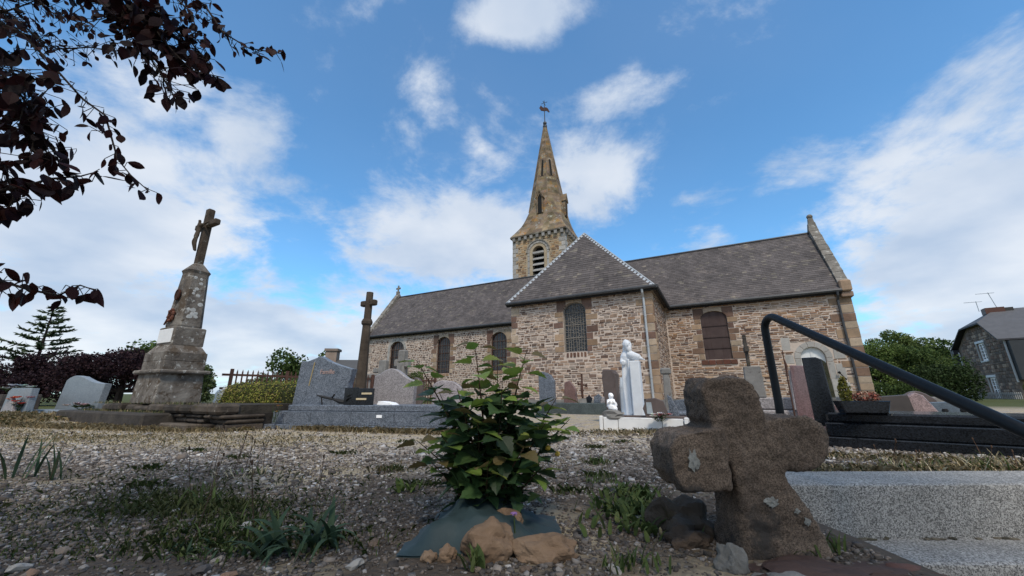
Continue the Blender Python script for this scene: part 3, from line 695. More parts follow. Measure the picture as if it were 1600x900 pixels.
# gutters and pipes
def gutter(pts):
    b = MB(); b.tube(pts, .085, 8); b.build('gutter', ZINC, church)
    g2 = MB(); q = [Vector(p) + Vector((0, .1, -.10)) for p in pts]; g2.tube(q, .06, 6); g2.build('eave_strip', DARK, church)  # second tube: near-black strip behind and below the gutter
gutter([C3(UL + .3, EV - .05, EZ - .04), C3(CUL - .1, EV - .05, EZ - .04)])
gutter([C3(CUR + .22, EV - .05, EZ - .04), C3(UR - .32, EV - .05, EZ - .04)])
gutter([C3(cu0 - .02, cv - .05, EZ - .04), C3(cu1 + .05, cv - .05, EZ - .04)])
gutter([C3(cu1 + .05, cv - .05, EZ - .04), C3(cu1 + .05, EV + .02, EZ - .04)])
def pipe(u, v, z0=.2, m_=GALV, uo=0):
    b = MB(); b.tube([C3(u, v - .13, EZ - .08), C3(u, v - .1, EZ - .25), C3(u, v + .09, EZ - .45), C3(u, v + .09, z0)], .05, 8); pp = b.build('drainpipe', m_, church)
    for z in (1.2, 2.5, 3.8): b = MB(); b.tube([C3(u, v + .09, z), C3(u, v + .09, z + .04)], .062, 8); b.build('pipe_collar', m_, pp)
pipe(-2.42, V1 - .17); pipe(5.28, V0 - .17, m_=ZINC)
# right gable: coping stones, kneeler, finial
def coping(u0, u1, n, stones=True):
    a, b_ = Vector((0, V0 - .16, EZ + .25)), Vector((0, RV, RZ + .42))
    for i in range(n):
        p, q = a.lerp(b_, i / n + .003), a.lerp(b_, (i + 1) / n - .003); h = .3; k = rng.uniform(.8, 1.2)
        b = MB(); d = Vector((0, .34, -.26))
        P = [(u0, p), (u1, p), (u1, q), (u0, q)]
        top = [cl(u + rng.uniform(-.012, .012), r_.y, r_.z + rng.uniform(-.015, .015)) for u, r_ in P]; bot = [cl(u, r_.y + .30, r_.z - .32) for u, r_ in P]
        b.add(top + bot, [(0, 1, 2, 3), (7, 6, 5, 4), (0, 4, 5, 1), (1, 5, 6, 2), (2, 6, 7, 3), (3, 7, 4, 0)], (k, k, k)); b.build('coping_stone', COPE, church)
COPE = mat('lichen_coping', [(.13, .115, .095), (.25, .23, .20)], 3, .95, .7, 20, spots=(4, .56, (.43, .42, .38)), lich2=(7, .66, (.13, .1, .07)))
coping(UR - .34, UR + .06, 11); coping(UL - .06, UL + .34, 11)
for u in (UR - .36, UL - .04):
    b = MB(); b.box(*[u - CO[0], u + .42 - CO[0], V0 - .3 - CO[1], V0 + .3 - CO[1], EZ - .1 - CO[2], EZ + .42 - CO[2]], (.34, .245, .17), ch=.05); b.build('kneeler_stone', DRESS if u > 0 else COPE, church)
    b = MB(); b.box(u - CO[0] - .0, u + .44 - CO[0], V0 - .2 - CO[1], V0 + .3 - CO[1], EZ - .35 - CO[2], EZ - .11 - CO[2], (.28, .2, .15), ch=.03); b.build('corbel_stone', DRESS, church)
b = MB(); c = cl(UR - .14, RV, 0); b.box(c[0] - .2, c[0] + .2, c[1] - .2, c[1] + .2, 9.0, 9.42, taper=(.05, .05)); b.box(c[0] - .13, c[0] + .13, c[1] - .13, c[1] + .13, 9.42, 9.72, taper=(.03, .03)); b.lathe([(.07, 0), (.13, .05), (.15, .13), (.1, .22), (.03, .26)], 10, c=(c[0], c[1], 9.7)); b.build('finial', COPE, church)
b = MB(); c = cl(UL + .14, RV, 0); b.box(c[0] - .12, c[0] + .12, c[1] - .12, c[1] + .12, 9.05, 9.45); b.box(c[0] - .06, c[0] + .06, c[1] - .05, c[1] + .05, 9.45, 10.0); b.box(c[0] - .24, c[0] + .24, c[1] - .045, c[1] + .045, 9.65, 9.8); b.build('gable_cross', COPE, church)
# --- tower
TU0, TU1, TV, TZ = -13.08, -8.69, 25.0, 12.5; TW = TU1 - TU0; TC = ((TU0 + TU1) / 2, TV + TW / 2)
FT = Fr((TU0, TV, 0), (1, 0, 0), (0, -1, 0)); FTS = Fr((TU1, TV, 0), (0, 1, 0), (1, 0, 0)); FTW = Fr((TU0, TV + TW, 0), (0, -1, 0), (-1, 0, 0)); FTB = Fr((TU1, TV + TW, 0), (-1, 0, 0), (0, 1, 0))
LO = dict(x0=TW / 2 - .48, x1=TW / 2 + .48, y0=8.9, ys=11.1, rise=.48)
tb = MB()
for F in (FT, FTS, FTW, FTB): wall_face(tb, F, TW, TZ, [LO], z0=.2, depth=.4)
tb.build('tower_wall', mat('tower_mortar', [(.36, .28, .18), (.46, .38, .27)], 3, .95, .5, 30), church)
for k, F in enumerate((FT, FTS)):
    wd = .42; hT = [(LO['x0'] - wd - .1, LO['x1'] + wd + .1, 7, LO['ys'] + .2)]
    for sx in (-1, 1):
        y = 8.9
        while y < LO['ys'] - .02:
            hh = min(rng.uniform(.4, .6), LO['ys'] - y); e_ = LO['x0'] if sx < 0 else LO['x1']; a, b_ = (e_ - wd * .55, e_) if sx < 0 else (e_, e_ + wd * .55)
            dressed(F, a, b_, y + .004, y + hh - .004, (1, 1, 1), -.05, 'jamb_stone', PALE)
            a, b_ = (e_ - wd, e_ - wd * .55) if sx < 0 else (e_ + wd * .55, e_ + wd); dressed(F, a, b_, y + .004, y + hh - .004, (.95, .95, .95), .04, 'jamb_stone', PALE); y += hh
    c, h_ = TW / 2, .48; ysp = LO['ys']
    for r0, r1, pr in ((0, wd * .55, -.05), (wd * .55, wd, .04), (wd, wd + .09, .09)):
        n = 9 if r1 < .45 else 11
        for i in range(n):
            t0, t1 = math.pi * i / n + .01, math.pi * (i + 1) / n - .01; pt = lambda t, q: (c - (h_ + q) * math.cos(t), ysp + (h_ + q) * math.sin(t)); tm = (t0 + t1) / 2
            dressed_poly(F, [pt(t0, r1), pt(t0, r0), pt(tm, r0), pt(t1, r0), pt(t1, r1), pt(tm, r1)], (.95, .93, .9) if r1 < .45 else (.7, .66, .6), pr, m_=PALE)
    for i in range(8): hT.append((c - math.sqrt(max(0, (h_ + wd + .1) ** 2 - (i * .13) ** 2)), c + math.sqrt(max(0, (h_ + wd + .1) ** 2 - (i * .13) ** 2)), ysp + i * .13, ysp + i * .13 + .13))
    for sx in (-1, 1):
        y = 7.5; i = 0
        while y < TZ - .35:
            hh = rng.uniform(.3, .42); ln = (.3, .5)[i % 2]; a, b_ = (-.01, ln) if sx < 0 else (TW - ln, TW + .01)
            dressed(F, a, b_, y + .005, min(TZ - .3, y + hh) - .005, rng.choice([(1, 1, 1), (.85, .85, .85), (1.1, 1.08, 1.05)]), .022, 'quoin', PALE); hT.append((a, b_ + .01, y, y + hh)); y += hh; i += 1
    rubble(F, TW, TZ - .28, hT, PAL_T, (.09, .2), (.16, .42), (.02, .045), 7.6, 30 + k, .9 if k == 0 else .4)
    # louvres, tympanum and a near-black sheet for the shade of the bell room
    b = MB(); b.add([F(LO['x0'], -.39, 8.9), F(LO['x1'], -.39, 8.9), F(LO['x1'], -.39, 11.6), F(LO['x0'], -.39, 11.6)], [(0, 1, 2, 3)]); b.build('bell_room_shade', DARK, church)
    b = MB(); b.prism([(LO['x0'] + .02, 10.95), (LO['x1'] - .02, 10.95), (LO['x1'] - .02, 11.12), (LO['x0'] + .02, 11.12)], -.06, .3, fn=F.fn(), bev=.02); b.build('stone_lintel', PALE, church)
    for z in (9.1, 9.55, 10.0, 10.45):
        b = MB(); x0, x1 = LO['x0'] + .01, LO['x1'] - .01
        b.add([F(x0, .04, z), F(x1, .04, z), F(x1, -.3, z + .26), F(x0, -.3, z + .26), F(x0, .04, z + .09), F(x1, .04, z + .09), F(x1, -.3, z + .33), F(x0, -.3, z + .33)], [(0, 1, 5, 4), (4, 5, 6, 7), (3, 2, 1, 0), (0, 4, 7, 3), (1, 2, 6, 5)]); b.build('louvre', PALE, church)
    # corbels under the spire
    for i in range(9):
        x = .18 + i * (TW - .36) / 8; b = MB(); b.prism([(x - .1, TZ - .28), (x + .1, TZ - .28), (x + .12, TZ), (x - .12, TZ)], -.2, .02, tuple([rng.uniform(.45, .85)] * 3), fn=F.fn(), bev=.02); b.build('corbel', PALE, church)
c0 = cl(*TC, 0); b = MB(); b.box(c0[0] - TW / 2 - .17, c0[0] + TW / 2 + .17, c0[1] - TW / 2 - .17, c0[1] + TW / 2 + .17, TZ - CO[2], TZ + .17 - CO[2], (.6, .56, .5), ch=.04); b.build('cornice', COPE, church)
# --- broached spire, course by course
def spire():
    mb = MB(); g = random.Random(21); zb, z1, zt = TZ + .17, 15.4, 23.85; hb, a1 = TW / 2 + .14, 1.45; t8 = math.tan(math.pi / 8)
    def octa(a, z): return [Vector(cl(TC[0] + a / math.cos(math.pi / 8) * math.cos(math.pi / 8 + k * math.pi / 4), TC[1] + a / math.cos(math.pi / 8) * math.sin(math.pi / 8 + k * math.pi / 4), z)) for k in range(8)]
    sq = [Vector(cl(TC[0] + hb * sx, TC[1] + hb * sy, zb)) for sx, sy in ((1, 1), (-1, 1), (-1, -1), (1, -1))]
    o1 = octa(a1, z1); o0 = [sq[0], sq[0], sq[1], sq[1], sq[2], sq[2], sq[3], sq[3]]   # octagon corner k starts from this square corner
    def course(L0, L1, n, z):
        for k in range(8):
            a0, b0, a1_, b1 = L0[k], L0[(k + 1) % 8], L1[k], L1[(k + 1) % 8]
            w = ((a0 - b0).length + (a1_ - b1).length) / 2; m_ = max(1, int(w / g.uniform(.38, .6))); cuts = [0] + sorted(min(.98, max(.02, (i + g.uniform(-.2, .2)) / m_)) for i in range(1, m_)) + [1]
            for s, e in zip(cuts, cuts[1:]):
                q = g.uniform(.62, 1.25); c = (q, q * g.uniform(.94, 1.05), q * g.uniform(.85, 1.08))
                if (a0 - b0).length < 1e-5: mb.add([a0, a1_.lerp(b1, e), a1_.lerp(b1, s)][::1], [(0, 2, 1)], c)
                else: mb.add([a0.lerp(b0, s), a0.lerp(b0, e), a1_.lerp(b1, e), a1_.lerp(b1, s)], [(0, 1, 2, 3)], c)
    nb = 9
    def lay(t): 
        tt = t; bow = -.10 * math.sin(math.pi * t)     # slightly hollow flare
        return [p.lerp(q, tt) + Vector(((Vector(cl(*TC, 0)) - p.lerp(q, tt)).x, (Vector(cl(*TC, 0)) - p.lerp(q, tt)).y, 0)) * (-bow) for p, q in zip(o0, o1)]
    for i in range(nb): course(lay(i / nb), [p + Vector((0, 0, .0)) for p in lay((i + 1) / nb)], 0, 0)
    nu = 30
    def lay2(t): return octa(a1 + (.13 - a1) * t, z1 + (zt - z1) * t)
    for i in range(nu):
        L0 = lay2(i / nu); L1 = lay2((i + 1) / nu); cc = Vector(cl(*TC, 0))
        L1 = [p + Vector((p.x - cc.x, p.y - cc.y, 0)).normalized() * .008 for p in L1]   # each course stands a little proud of the next
        course(L0, L1, 0, 0)
    mb.build('spire', SPIRE, church)
    # arris rolls
    for k in range(8):
        b = MB(); b.tube([lay2(0)[k], lay2(1)[k]], [.05, .03], 5); b.build('arris_roll', SPIRE, church)
    # lucarnes on the four sides, slits on all eight
    for k in range(8):
        ang = k * math.pi / 4 + math.pi / 4 + math.pi / 4; dn = Vector((math.cos(ang), math.sin(ang), 0)); du = Vector((-dn.y, dn.x, 0))
        ap = lambda z: a1 + (.13 - a1) * (z - z1) / (zt - z1)
        F = Fr((TC[0], TC[1], 0), du, dn)
        z0, z2 = 18.3, 19.95; m0, m2 = ap(z0), ap(z2)
        b = MB(); h_ = .095
        b.add([F(-h_, m0 + .012, z0), F(h_, m0 + .012, z0), F(h_, m2 + .012, z2), F(0, m2 - .0, z2 + .14), F(-h_, m2 + .012, z2)], [(0, 1, 2, 3, 4)]); b.build('slit_shade', DARK, church)  # near-black sheet for the shade of a slit that is not cut
        b = MB()
        for s in (-1, 1): b.add([F(s * h_, m0 - .02, z0), F(s * (h_ + .06), m0 - .02, z0), F(s * (h_ + .06), m2 - .02, z2), F(s * h_, m2 - .02, z2), F(s * h_, m0 + .045, z0), F(s * (h_ + .06), m0 + .045, z0), F(s * (h_ + .06), m2 + .045, z2), F(s * h_, m2 + .045, z2)], [(4, 5, 6, 7), (0, 4, 7, 3), (1, 2, 6, 5), (0, 1, 5, 4), (3, 7, 6, 2)], (.9, .9, .9))
        b.build('slit_frame', SPIRE, church)
        if k % 2 == 0 and dn.dot(Vector((-1, 0, 0))) < .9:
            z0, z2 = 14.6, 15.95; dd_ = 1.68
            b = MB(); h_, t_ = .18, .09
            b.prism([(-h_ - t_, z0), (-h_, z0), (-h_, z2), (0, z2 + .34), (h_, z2), (h_, z0), (h_ + t_, z0), (h_ + t_, z2 + .05), (0, z2 + .62), (-h_ - t_, z2 + .05)], -dd_, -.9, (1.0, 1.0, 1.0), fn=F.fn())
            b.prism([(-h_ - t_ - .09, z2 - .02), (-h_ - t_ + .02, z2 + .02), (0, z2 + .6), (h_ + t_ - .02, z2 + .02), (h_ + t_ + .09, z2 - .02), (0, z2 + .76)], -dd_ - .07, -.9, (.85, .85, .85), fn=F.fn()); lu = b.build('lucarne', SPIRE, church)
            b = MB(); b.add([F(-h_ - .01, dd_ - .05, z0 - .02), F(h_ + .01, dd_ - .05, z0 - .02), F(h_ + .01, dd_ - .05, z2), F(0, dd_ - .05, z2 + .36), F(-h_ - .01, dd_ - .05, z2)], [(0, 1, 2, 3, 4)]); b.build('lucarne_shade', DARK, lu)  # near-black sheet stands for the shade inside the lucarne
    c = cl(*TC, 0); b = MB(); b.lathe([(.16, 23.7), (.2, 23.85), (.2, 23.98), (.1, 24.08), (.17, 24.2), (.17, 24.33), (.06, 24.45)], 10, c=(c[0], c[1], -CO[2])); b.build('spire_cap', ZINC, church)
    b = MB(); b.tube([(c[0], c[1], 24.3), (c[0], c[1], 26.6)], [.045, .03], 6); z = 26.0
    rod = b.build('spire_rod', ZINC, church)
    # cock of the weather vane
    b = MB(); Z = 25.55
    b.prism([(-.46, Z + .33), (-.36, Z + .1), (-.05, Z - .08), (.2, Z - .14), (.42, Z - .42), (.5, Z - .36), (.36, Z + .02), (.2, Z + .22), (-.08, Z + .3), (-.2, Z + .42), (-.3, Z + .62), (-.4, Z + .6), (-.42, Z + .48), (-.52, Z + .45)], c[1] - .03, c[1] + .03, fn=lambda x, y, zz: (c[0] + x, y, zz)); b.build('weathercock', RUST, rod)
    b = MB(); b.tube([(c[0] - .3, c[1], 26.35), (c[0] + .3, c[1], 26.35)], .022, 5); b.tube([(c[0], c[1] - .3, 26.3), (c[0], c[1] + .3, 26.3)], .022, 5); b.build('compass_arm', ZINC, rod)
spire()
RUB.sort(key=lambda r_: -r_[0])
for ar, vs, fs, c in RUB[:300]:
    b = MB(); b.add(vs, fs, c); b.build('rubble_stone', STONE, church)
b = MB()
for ar, vs, fs, c in RUB[300:]: b.add(vs, fs, c)
b.build('small_rubble', STONE, church, kind='stuff')
# ---------------------------------------------------------------- war-memorial calvary on its platform
def simple(name, label, cat, mb, m_, loc=(0, 0, 0), rotz=0, group=None, smooth=False):
    o = mb.build(name, m_, smooth=smooth); o.location = loc; o.rotation_euler = (0, 0, rotz); return tag(o, label, cat, group)
pf = thing('stone_platform', 'low crumbling two step masonry platform carrying the tall calvary monument', 'platform', W(-10.2, 3.9, 0), -A)
b = MB(); b.box(-2.9, 1.35, -.78, 1.0, -.05, .27, (.8, .8, .8), ch=.03); b.build('lower_step', DARKST, pf)
g = random.Random(3)
x = -1.6
while x < 3.05:
    l = g.uniform(.35, .7); k = g.uniform(.7, 1.35); b = MB(); b.box(x, min(x + l - .015, 3.05), -.44 + g.uniform(-.05, .04), -.1, .272, .42 + g.uniform(-.05, .02), (k, k * .95, k * .88), ch=.04); b.build('edge_stone', DARKST, pf); x += l
b = MB(); b.box(-1.55, 3.0, -.12, .95, .2, .415, (.7, .7, .65)); b.build('upper_step', DARKST, pf)
# the ruinous right end: loose courses with a kerb at its foot
x = 1.37
while x < 3.1:
    l = g.uniform(.22, .45)
    for z0, z1, y in ((-.03, .12, -.36), (.125, .2, -.30), (.205, .27, -.38)):
        k = g.uniform(.6, 1.5); b = MB(); b.box(x + g.uniform(0, .04), x + l - g.uniform(.01, .05), y + g.uniform(-.05, .05), .3, z0, z1 - g.uniform(0, .02), (k, k * .93, k * .86), ch=.02); b.build('loose_stone', DARKST, pf)
    x += l
b = MB(); b.box(1.35, 3.05, -.2, .9, -.05, .27, (.5, .5, .5)); b.build('rubble_core', DARKST, pf)
b = MB(); b.box(1.6, 2.55, -.62, -.46, -.05, .12, (1.6, 1.5, 1.35), ch=.02); b.build('kerb_stone', DARKST, pf)

mo = thing('calvary_monument', 'tall lichened granite obelisk topped by a crucifix, on a stone platform', 'monument', W(-10.42, 4.02, .41), -A)
b = MB(); b.box(-.57, .53, -.42, .4, 0, .62, taper=(.05, .03), ch=.02); b.build('base_block', CALV, mo)
b = MB(); b.box(-.62, .58, -.47, .46, .60, .68, ch=.025); b.build('base_moulding', CALV, mo)
b = MB(); b.box(-.5, .48, -.38, .36, .68, .86, ch=.01); b.box(-.5, .48, -.38, .36, .86, 1.05, ch=.01, col=(.95, .95, .95)); b.box(-.48, .46, -.36, .34, 1.05, 1.2, taper=(.1, .08), col=(1.05, 1.05, 1.05)); b.build('stepped_block', CALV, mo)
b = MB(); b.box(-.37, .35, -.28, .3, 1.19, 1.6, ch=.02); s3 = b.build('inscription_block', CALV, mo)
b = MB(); b.box(-.31, .29, -.30, -.275, 1.25, 1.55, ch=.008); b.build('marble_plaque', WMARB, s3)
b = MB()
pr = [(1.6, .29, .25), (1.64, .30, .26), (2.85, .21, .20), (2.92, .235, .225), (3.0, .17, .17), (3.12, .085, .085)]
for (z0, a0, b0), (z1, a1, b1) in zip(pr, pr[1:]):
    c = .34
    def oct8(a, bb, z): return [(-a + a * c, -bb, z), (a - a * c, -bb, z), (a, -bb + bb * c, z), (a, bb - bb * c, z), (a - a * c, bb, z), (-a + a * c, bb, z), (-a, bb - bb * c, z), (-a, -bb + bb * c, z)]
    b.add(oct8(a0, b0, z0) + oct8(a1, b1, z1), [[i, (i + 1) % 8, 8 + (i + 1) % 8, 8 + i] for i in range(8)] + [[7, 6, 5, 4, 3, 2, 1, 0], list(range(8, 16))])
sh_ = b.build('obelisk_shaft', CALV, mo)
b = MB(); b.tube([(.06, -.245, 2.32), (.06, -.28, 2.32)], .085, 12, (.5, .4, .33)); b.tube([(.06 + .085 * math.cos(t), -.27, 2.32 + .11 * math.sin(t)) for t in np.linspace(0, 2 * math.pi, 17)], .025, 6, (.6, .38, .28)); b.build('medallion', RUST, sh_)
b = MB(); b.tube([(.03 + .1 * math.cos(t), -.29, 1.86 + .12 * math.sin(t)) for t in np.linspace(0, 2 * math.pi, 17)], [.03 + .012 * math.sin(i * 2.3) for i in range(17)], 6, (1.7, 1.3, 1.1)); b.tube([(-.06, -.3, 1.72), (.12, -.3, 1.97)], .02, 5, (1.4, 1, .9)); b.tube([(-.16, -.3, 1.66), (-.02, -.3, 1.84)], .02, 5, (1.4, 1, .9)); b.build('wreath', RUST, sh_)
b = MB(); b.box(-.075, .075, -.075, .075, 3.1, 4.53, ch=.02); b.box(-.46, -.078, -.065, .065, 4.05, 4.19, ch=.018); b.box(.078, .46, -.065, .065, 4.05, 4.19, ch=.018); b.build('cross', OLDCR, mo)
g = random.Random(14)
for i in range(15):
    z = g.uniform(1.72, 2.75); r_ = g.uniform(.025, .06) * (1.2 - .25 * (z - 1.7)); a = .30 + (.21 - .30) * (z - 1.64) / 1.21; b = MB(); b.rock((a - .002, g.gauss(.02, .06), z), (.006, r_, r_), i, 2, .25); b.build('lichen_disc', mat('white_lichen', [(.36, .36, .34), (.5, .5, .48)], 20, .95, .5, 60), sh_)
cv_ = [(0, -.13, 3.50), (0, -.135, 3.66), (.0, -.16, 3.80), (0, -.15, 3.94), (0, -.15, 4.06), (.02, -.17, 4.13), (.02, -.18, 4.19), (-.16, -.12, 4.08), (-.3, -.1, 4.12), (.16, -.12, 4.08), (.3, -.1, 4.12), (-.03, -.19, 3.62), (-.02, -.13, 3.42), (.04, -.18, 3.6), (.02, -.13, 3.4)]
ed = [(2, 3), (3, 4), (4, 5), (5, 6), (4, 7), (7, 8), (4, 9), (9, 10), (2, 11), (11, 12), (2, 13), (13, 14)]
me = skin_mesh([cv_[i] for i in range(2, 15)], [(a - 2, c_ - 2) for a, c_ in ed], [.045, .05, .045, .03, .04, .025, .02, .025, .02, .035, .025, .035, .025], 0, 1); me.materials.append(OLDCR); link('corpus', me, mo)

# ---------------------------------------------------------------- slender granite cross behind
P_ = Vector((-3.68, 9.5, 0))
cr_ = thing('granite_cross', 'slender brown granite cross with a ringed octagonal shaft', 'cross', P_, -A)
b = MB(); b.lathe([(.145, 0), (.125, 1.2), (.098, 2.28)], 8); b.build('shaft', OLDCR, cr_)
b = MB(); b.lathe([(.10, 2.26), (.132, 2.30), (.137, 2.36), (.105, 2.43)], 8); b.build('collar', OLDCR, cr_)
b = MB(); b.lathe([(.092, 2.42), (.085, 3.13)], 8); b.box(-.25, -.082, -.07, .07, 2.77, 2.91, ch=.022); b.box(.082, .25, -.07, .07, 2.77, 2.91, ch=.022); b.build('cross_head', OLDCR, cr_)

# ---------------------------------------------------------------- grave furniture
def outline_slab(b, pts, y0, y1, col=(1, 1, 1), bev=.012): b.prism(pts, y0, y1, col, bev=bev)
def arc(x0, z0, x1, z1, bow, n=8):
    return [(x0 + (x1 - x0) * i / n, z0 + (z1 - z0) * i / n + bow * math.sin(math.pi * i / n)) for i in range(n + 1)]
# speckled grey tomb
gt = thing('grey_granite_tomb', 'large speckled dark grey granite tomb with a thin gilt stroke behind the young shrub', 'tomb', (-4.62, 7.13, 0), R(-15.8))
b = MB(); b.box(-.05, 3.7, 0, 1.15, -.02, .085, ch=.008); b.build('plinth', GRAN_G, gt)
for i in range(4): b = MB(); b.box(.33 + i * .82, .33 + (i + 1) * .82 - .004, .09, 1.05, .085, .30, ch=.006); b.build('curb_panel', GRAN_G, gt)
b = MB(); b.box(.60, 3.62, .13, 1.0, .302, .405, ch=.012); b.build('top_slab', GRAN_G, gt)
b = MB(); p = [(.40, .303), (1.58, .305), (1.60, .75), (1.66, 1.03)] + arc(1.66, 1.03, 1.12, 1.18, -.012)[1:] + arc(1.12, 1.18, .92, 1.28, .0)[1:] + arc(.92, 1.28, .62, 1.19, .0)[1:] + [(.49, 1.205)]
outline_slab(b, p, .40, .55); hs = b.build('headstone', GRAN_G, gt)
b = MB(); b.prism([(.735, .74), (.75, .74), (.815, 1.17), (.80, 1.17)], .392, .402); b.build('gilt_stroke', GOLD, hs)
me = text_mesh('Famille', .115, mat('rose_letter', [(.42, .29, .26), (.5, .35, .31)], 6, .6, 0)); link('lettering', me, hs, off=(.96, .392, .95), rot=(math.pi / 2, 0, 0))
b = MB(); b.box(2.47, 2.57, .075, .088, .21, .255); b.build('white_label', PAINT, gt)
pq = thing('memorial_plaque', 'black open book memorial plaque with two gilt strips on the grey tomb', 'plaque', (-4.62, 7.13, .405), R(-15.8))
b = MB(); b.box(1.70, 1.98, .20, .225, .0, .29, ch=.006); b.build('left_page', GRAN_K, pq); b = MB(); b.box(1.985, 2.30, .19, .215, 0, .275, ch=.006); pg = b.build('right_page', GRAN_K, pq)
for x, z in ((2.07, .175), (1.97, .085)): b = MB(); b.box(x, x + .2, .176, .189, z, z + .03); b.build('gilt_strip', mat('pale_gilt', [(.55, .45, .28), (.6, .5, .34)], 5, .5, 0), pg)
b = MB(); b.tube([(1.76, .19, .07), (1.8, .185, .11), (1.84, .185, .12)], .012, 5, (.5, .5, .5)); b.tube([(1.77, .19, .15), (1.84, .185, .17)], .01, 5); b.build('bronze_motif', DARK, pq)
b = MB(); b.tube([(1.05, .3, .16), (1.2, .27, .13), (1.45, .25, .09), (1.62, .24, .05), (1.72, .24, .04)], [.012, .025, .02, .045, .03], 6, (2, 2, 2)); b.tube([(1.4, .26, .1), (1.5, .2, .17)], .015, 5); b.tube([(1.17, .27, .13), (1.22, .25, 0)], .012, 5)
simple('bronze_branch', 'dark bronze branch ornament lying before the speckled grey headstone', 'ornament', b, DARK, (-4.62, 7.13, .41), R(-15.8))
b = MB(); b.prism([(2.3, 0), (2.62, 0), (2.55, .035), (2.42, .055), (2.33, .06)], .3, .5, bev=.004); simple('white_memorial_page', 'small white memorial page lying flat beside the black book plaque', 'plaque', b, PAINT, (-4.62, 7.13, .407), R(-15.8))
def flowers(name, label, loc, n, spread, cols, size=.035, rz=0, leaf=(.05, .08, .03), stem=.12, seed=1, cat='flowers', pot=None, group=None):
    t = thing(name, label, cat, loc, rz, group); g = random.Random(seed)
    if pot: b = MB(); b.lathe(pot[0], 12, pot[1]); b.build('pot', PAINT, t)
    b = MB()
    for i in range(n):
        x, y, z = g.gauss(0, spread[0]), g.gauss(0, spread[1]), stem + g.uniform(-.3, 1) * spread[2]
        b.tube([(x * .3, y * .3, 0), (x, y, z)], .004, 4, leaf)
        for k in range(2):
            a = g.uniform(0, 6.28); l = size * 1.6; p = Vector((x * .6, y * .6, z * .6)); d = Vector((math.cos(a), math.sin(a), .4)) * l; s_ = Vector((-math.sin(a), math.cos(a), 0)) * l * .3
            b.add([p, p + d * .5 + s_, p + d, p + d * .5 - s_], [(0, 1, 2, 3)], leaf)
    b.build('greenery', GRASS, t)
    for i in range(n):
        x, y, z = g.gauss(0, spread[0]), g.gauss(0, spread[1]), stem + g.uniform(0, 1) * spread[2]; c = g.choice(cols); b = MB(); m_ = 6
        for r_, zz, o in ((1, 0, 0), (.65, .012, .5)):
            for k in range(m_):
                a = 2 * math.pi * (k + o) / m_; d = Vector((math.cos(a), math.sin(a), .45)) * size * r_; s_ = Vector((-math.sin(a), math.cos(a), 0)) * size * r_ * .5; p = Vector((x, y, z + zz))
                b.add([p, p + d * .6 + s_, p + d, p + d * .6 - s_], [(0, 1, 2, 3)], tuple(q * g.uniform(.8, 1.15) for q in c))
        b.build('bloom', PAINT, t)
    return t
flowers('yellow_flowers', 'small faded yellow flowers hanging on the left end of the grey tomb', Vector((-4.62, 7.13, .12)) + Vector((.52, -.22, 0)), 5, (.05, .03, .22), [(.62, .40, .09), (.6, .33, .12)], .035, seed=4)
# grey-rose rounded stone and paler one behind
def headstone(name, label, pts, th, loc, m_, rz=-A, group=None, base=None, col=(1, 1, 1), bev=.015):
    t = thing(name, label, 'headstone', loc, rz, group); b = MB(); outline_slab(b, pts, 0, th, col, bev); b.build('slab', m_, t)
    if base: b = MB(); b.box(*base, ch=.01); b.build('plinth', m_, t)
    return t
headstone('rounded_headstone', 'broad grey rose granite headstone with a domed top beside the black book plaque', [(-.05, 0), (.90, 0), (.92, .86)] + arc(.92, .86, .62, 1.0, -.03)[1:] + arc(.62, 1.0, .12, 1.0, .11)[1:] + [(-.0, .95)], .16, (-2.92, 8.25, 0), GRAN_P, R(-12), base=(-.2, 1.1, -.1, .9, -.02, .2))
headstone('pale_headstone', 'pale rose granite headstone half hidden behind the shrub leaves', [(0, 0), (.66, 0), (.66, .70)] + arc(.66, .70, .3, .86, .05)[1:] + arc(.3, .86, 0, .78, .04)[1:], .14, (-1.72, 8.45, 0), GRAN_P, R(-12), base=(-.25, .9, -.5, .7, -.02, .16), col=(1.1, 1.06, 1.08))
headstone('dark_headstone', 'small dark rounded headstone behind the domed grey headstone', [(0, 0), (.42, 0), (.40, .62), (.28, .76), (.16, .80), (.05, .72)], .12, (-2.92, 11.2, .25), GRAN_BR, -A)
rc = thing('lichened_grave_cross', 'thick lichened stone cross standing before the leftmost nave window', 'cross', (-3.98, 14, .1), -A)
b = MB(); b.box(-.2, .2, -.15, .15, 0, 1.6, taper=(.04, .02), ch=.03); b.build('shaft', OLDST, rc)
b = MB(); b.box(-.15, .15, -.13, .13, 1.6, 2.05, ch=.04); b.box(-.33, -.155, -.12, .12, 1.45, 1.72, ch=.04); b.box(.155, .33, -.12, .12, 1.42, 1.72, ch=.04); b.build('arms', OLDST, rc)
tc_ = thing('flat_topped_grave', 'grey stone grave with a short cross on a flat slab beside the granite cross', 'tomb', (-5.0, 14.3, .1), -A)
b = MB(); b.box(-.55, .75, -.3, .5, 0, 1.05, ch=.03); b.build('chest', OLDST, tc_); b = MB(); b.box(-.75, .9, -.4, .6, 1.05, 1.2, ch=.03); b.build('cover_slab', OLDST, tc_); b = MB(); b.box(.15, .5, -.1, .1, 1.2, 1.7, ch=.03); b.box(-.12, .145, -.09, .09, 1.25, 1.42, ch=.03); b.build('cross', OLDST, tc_)
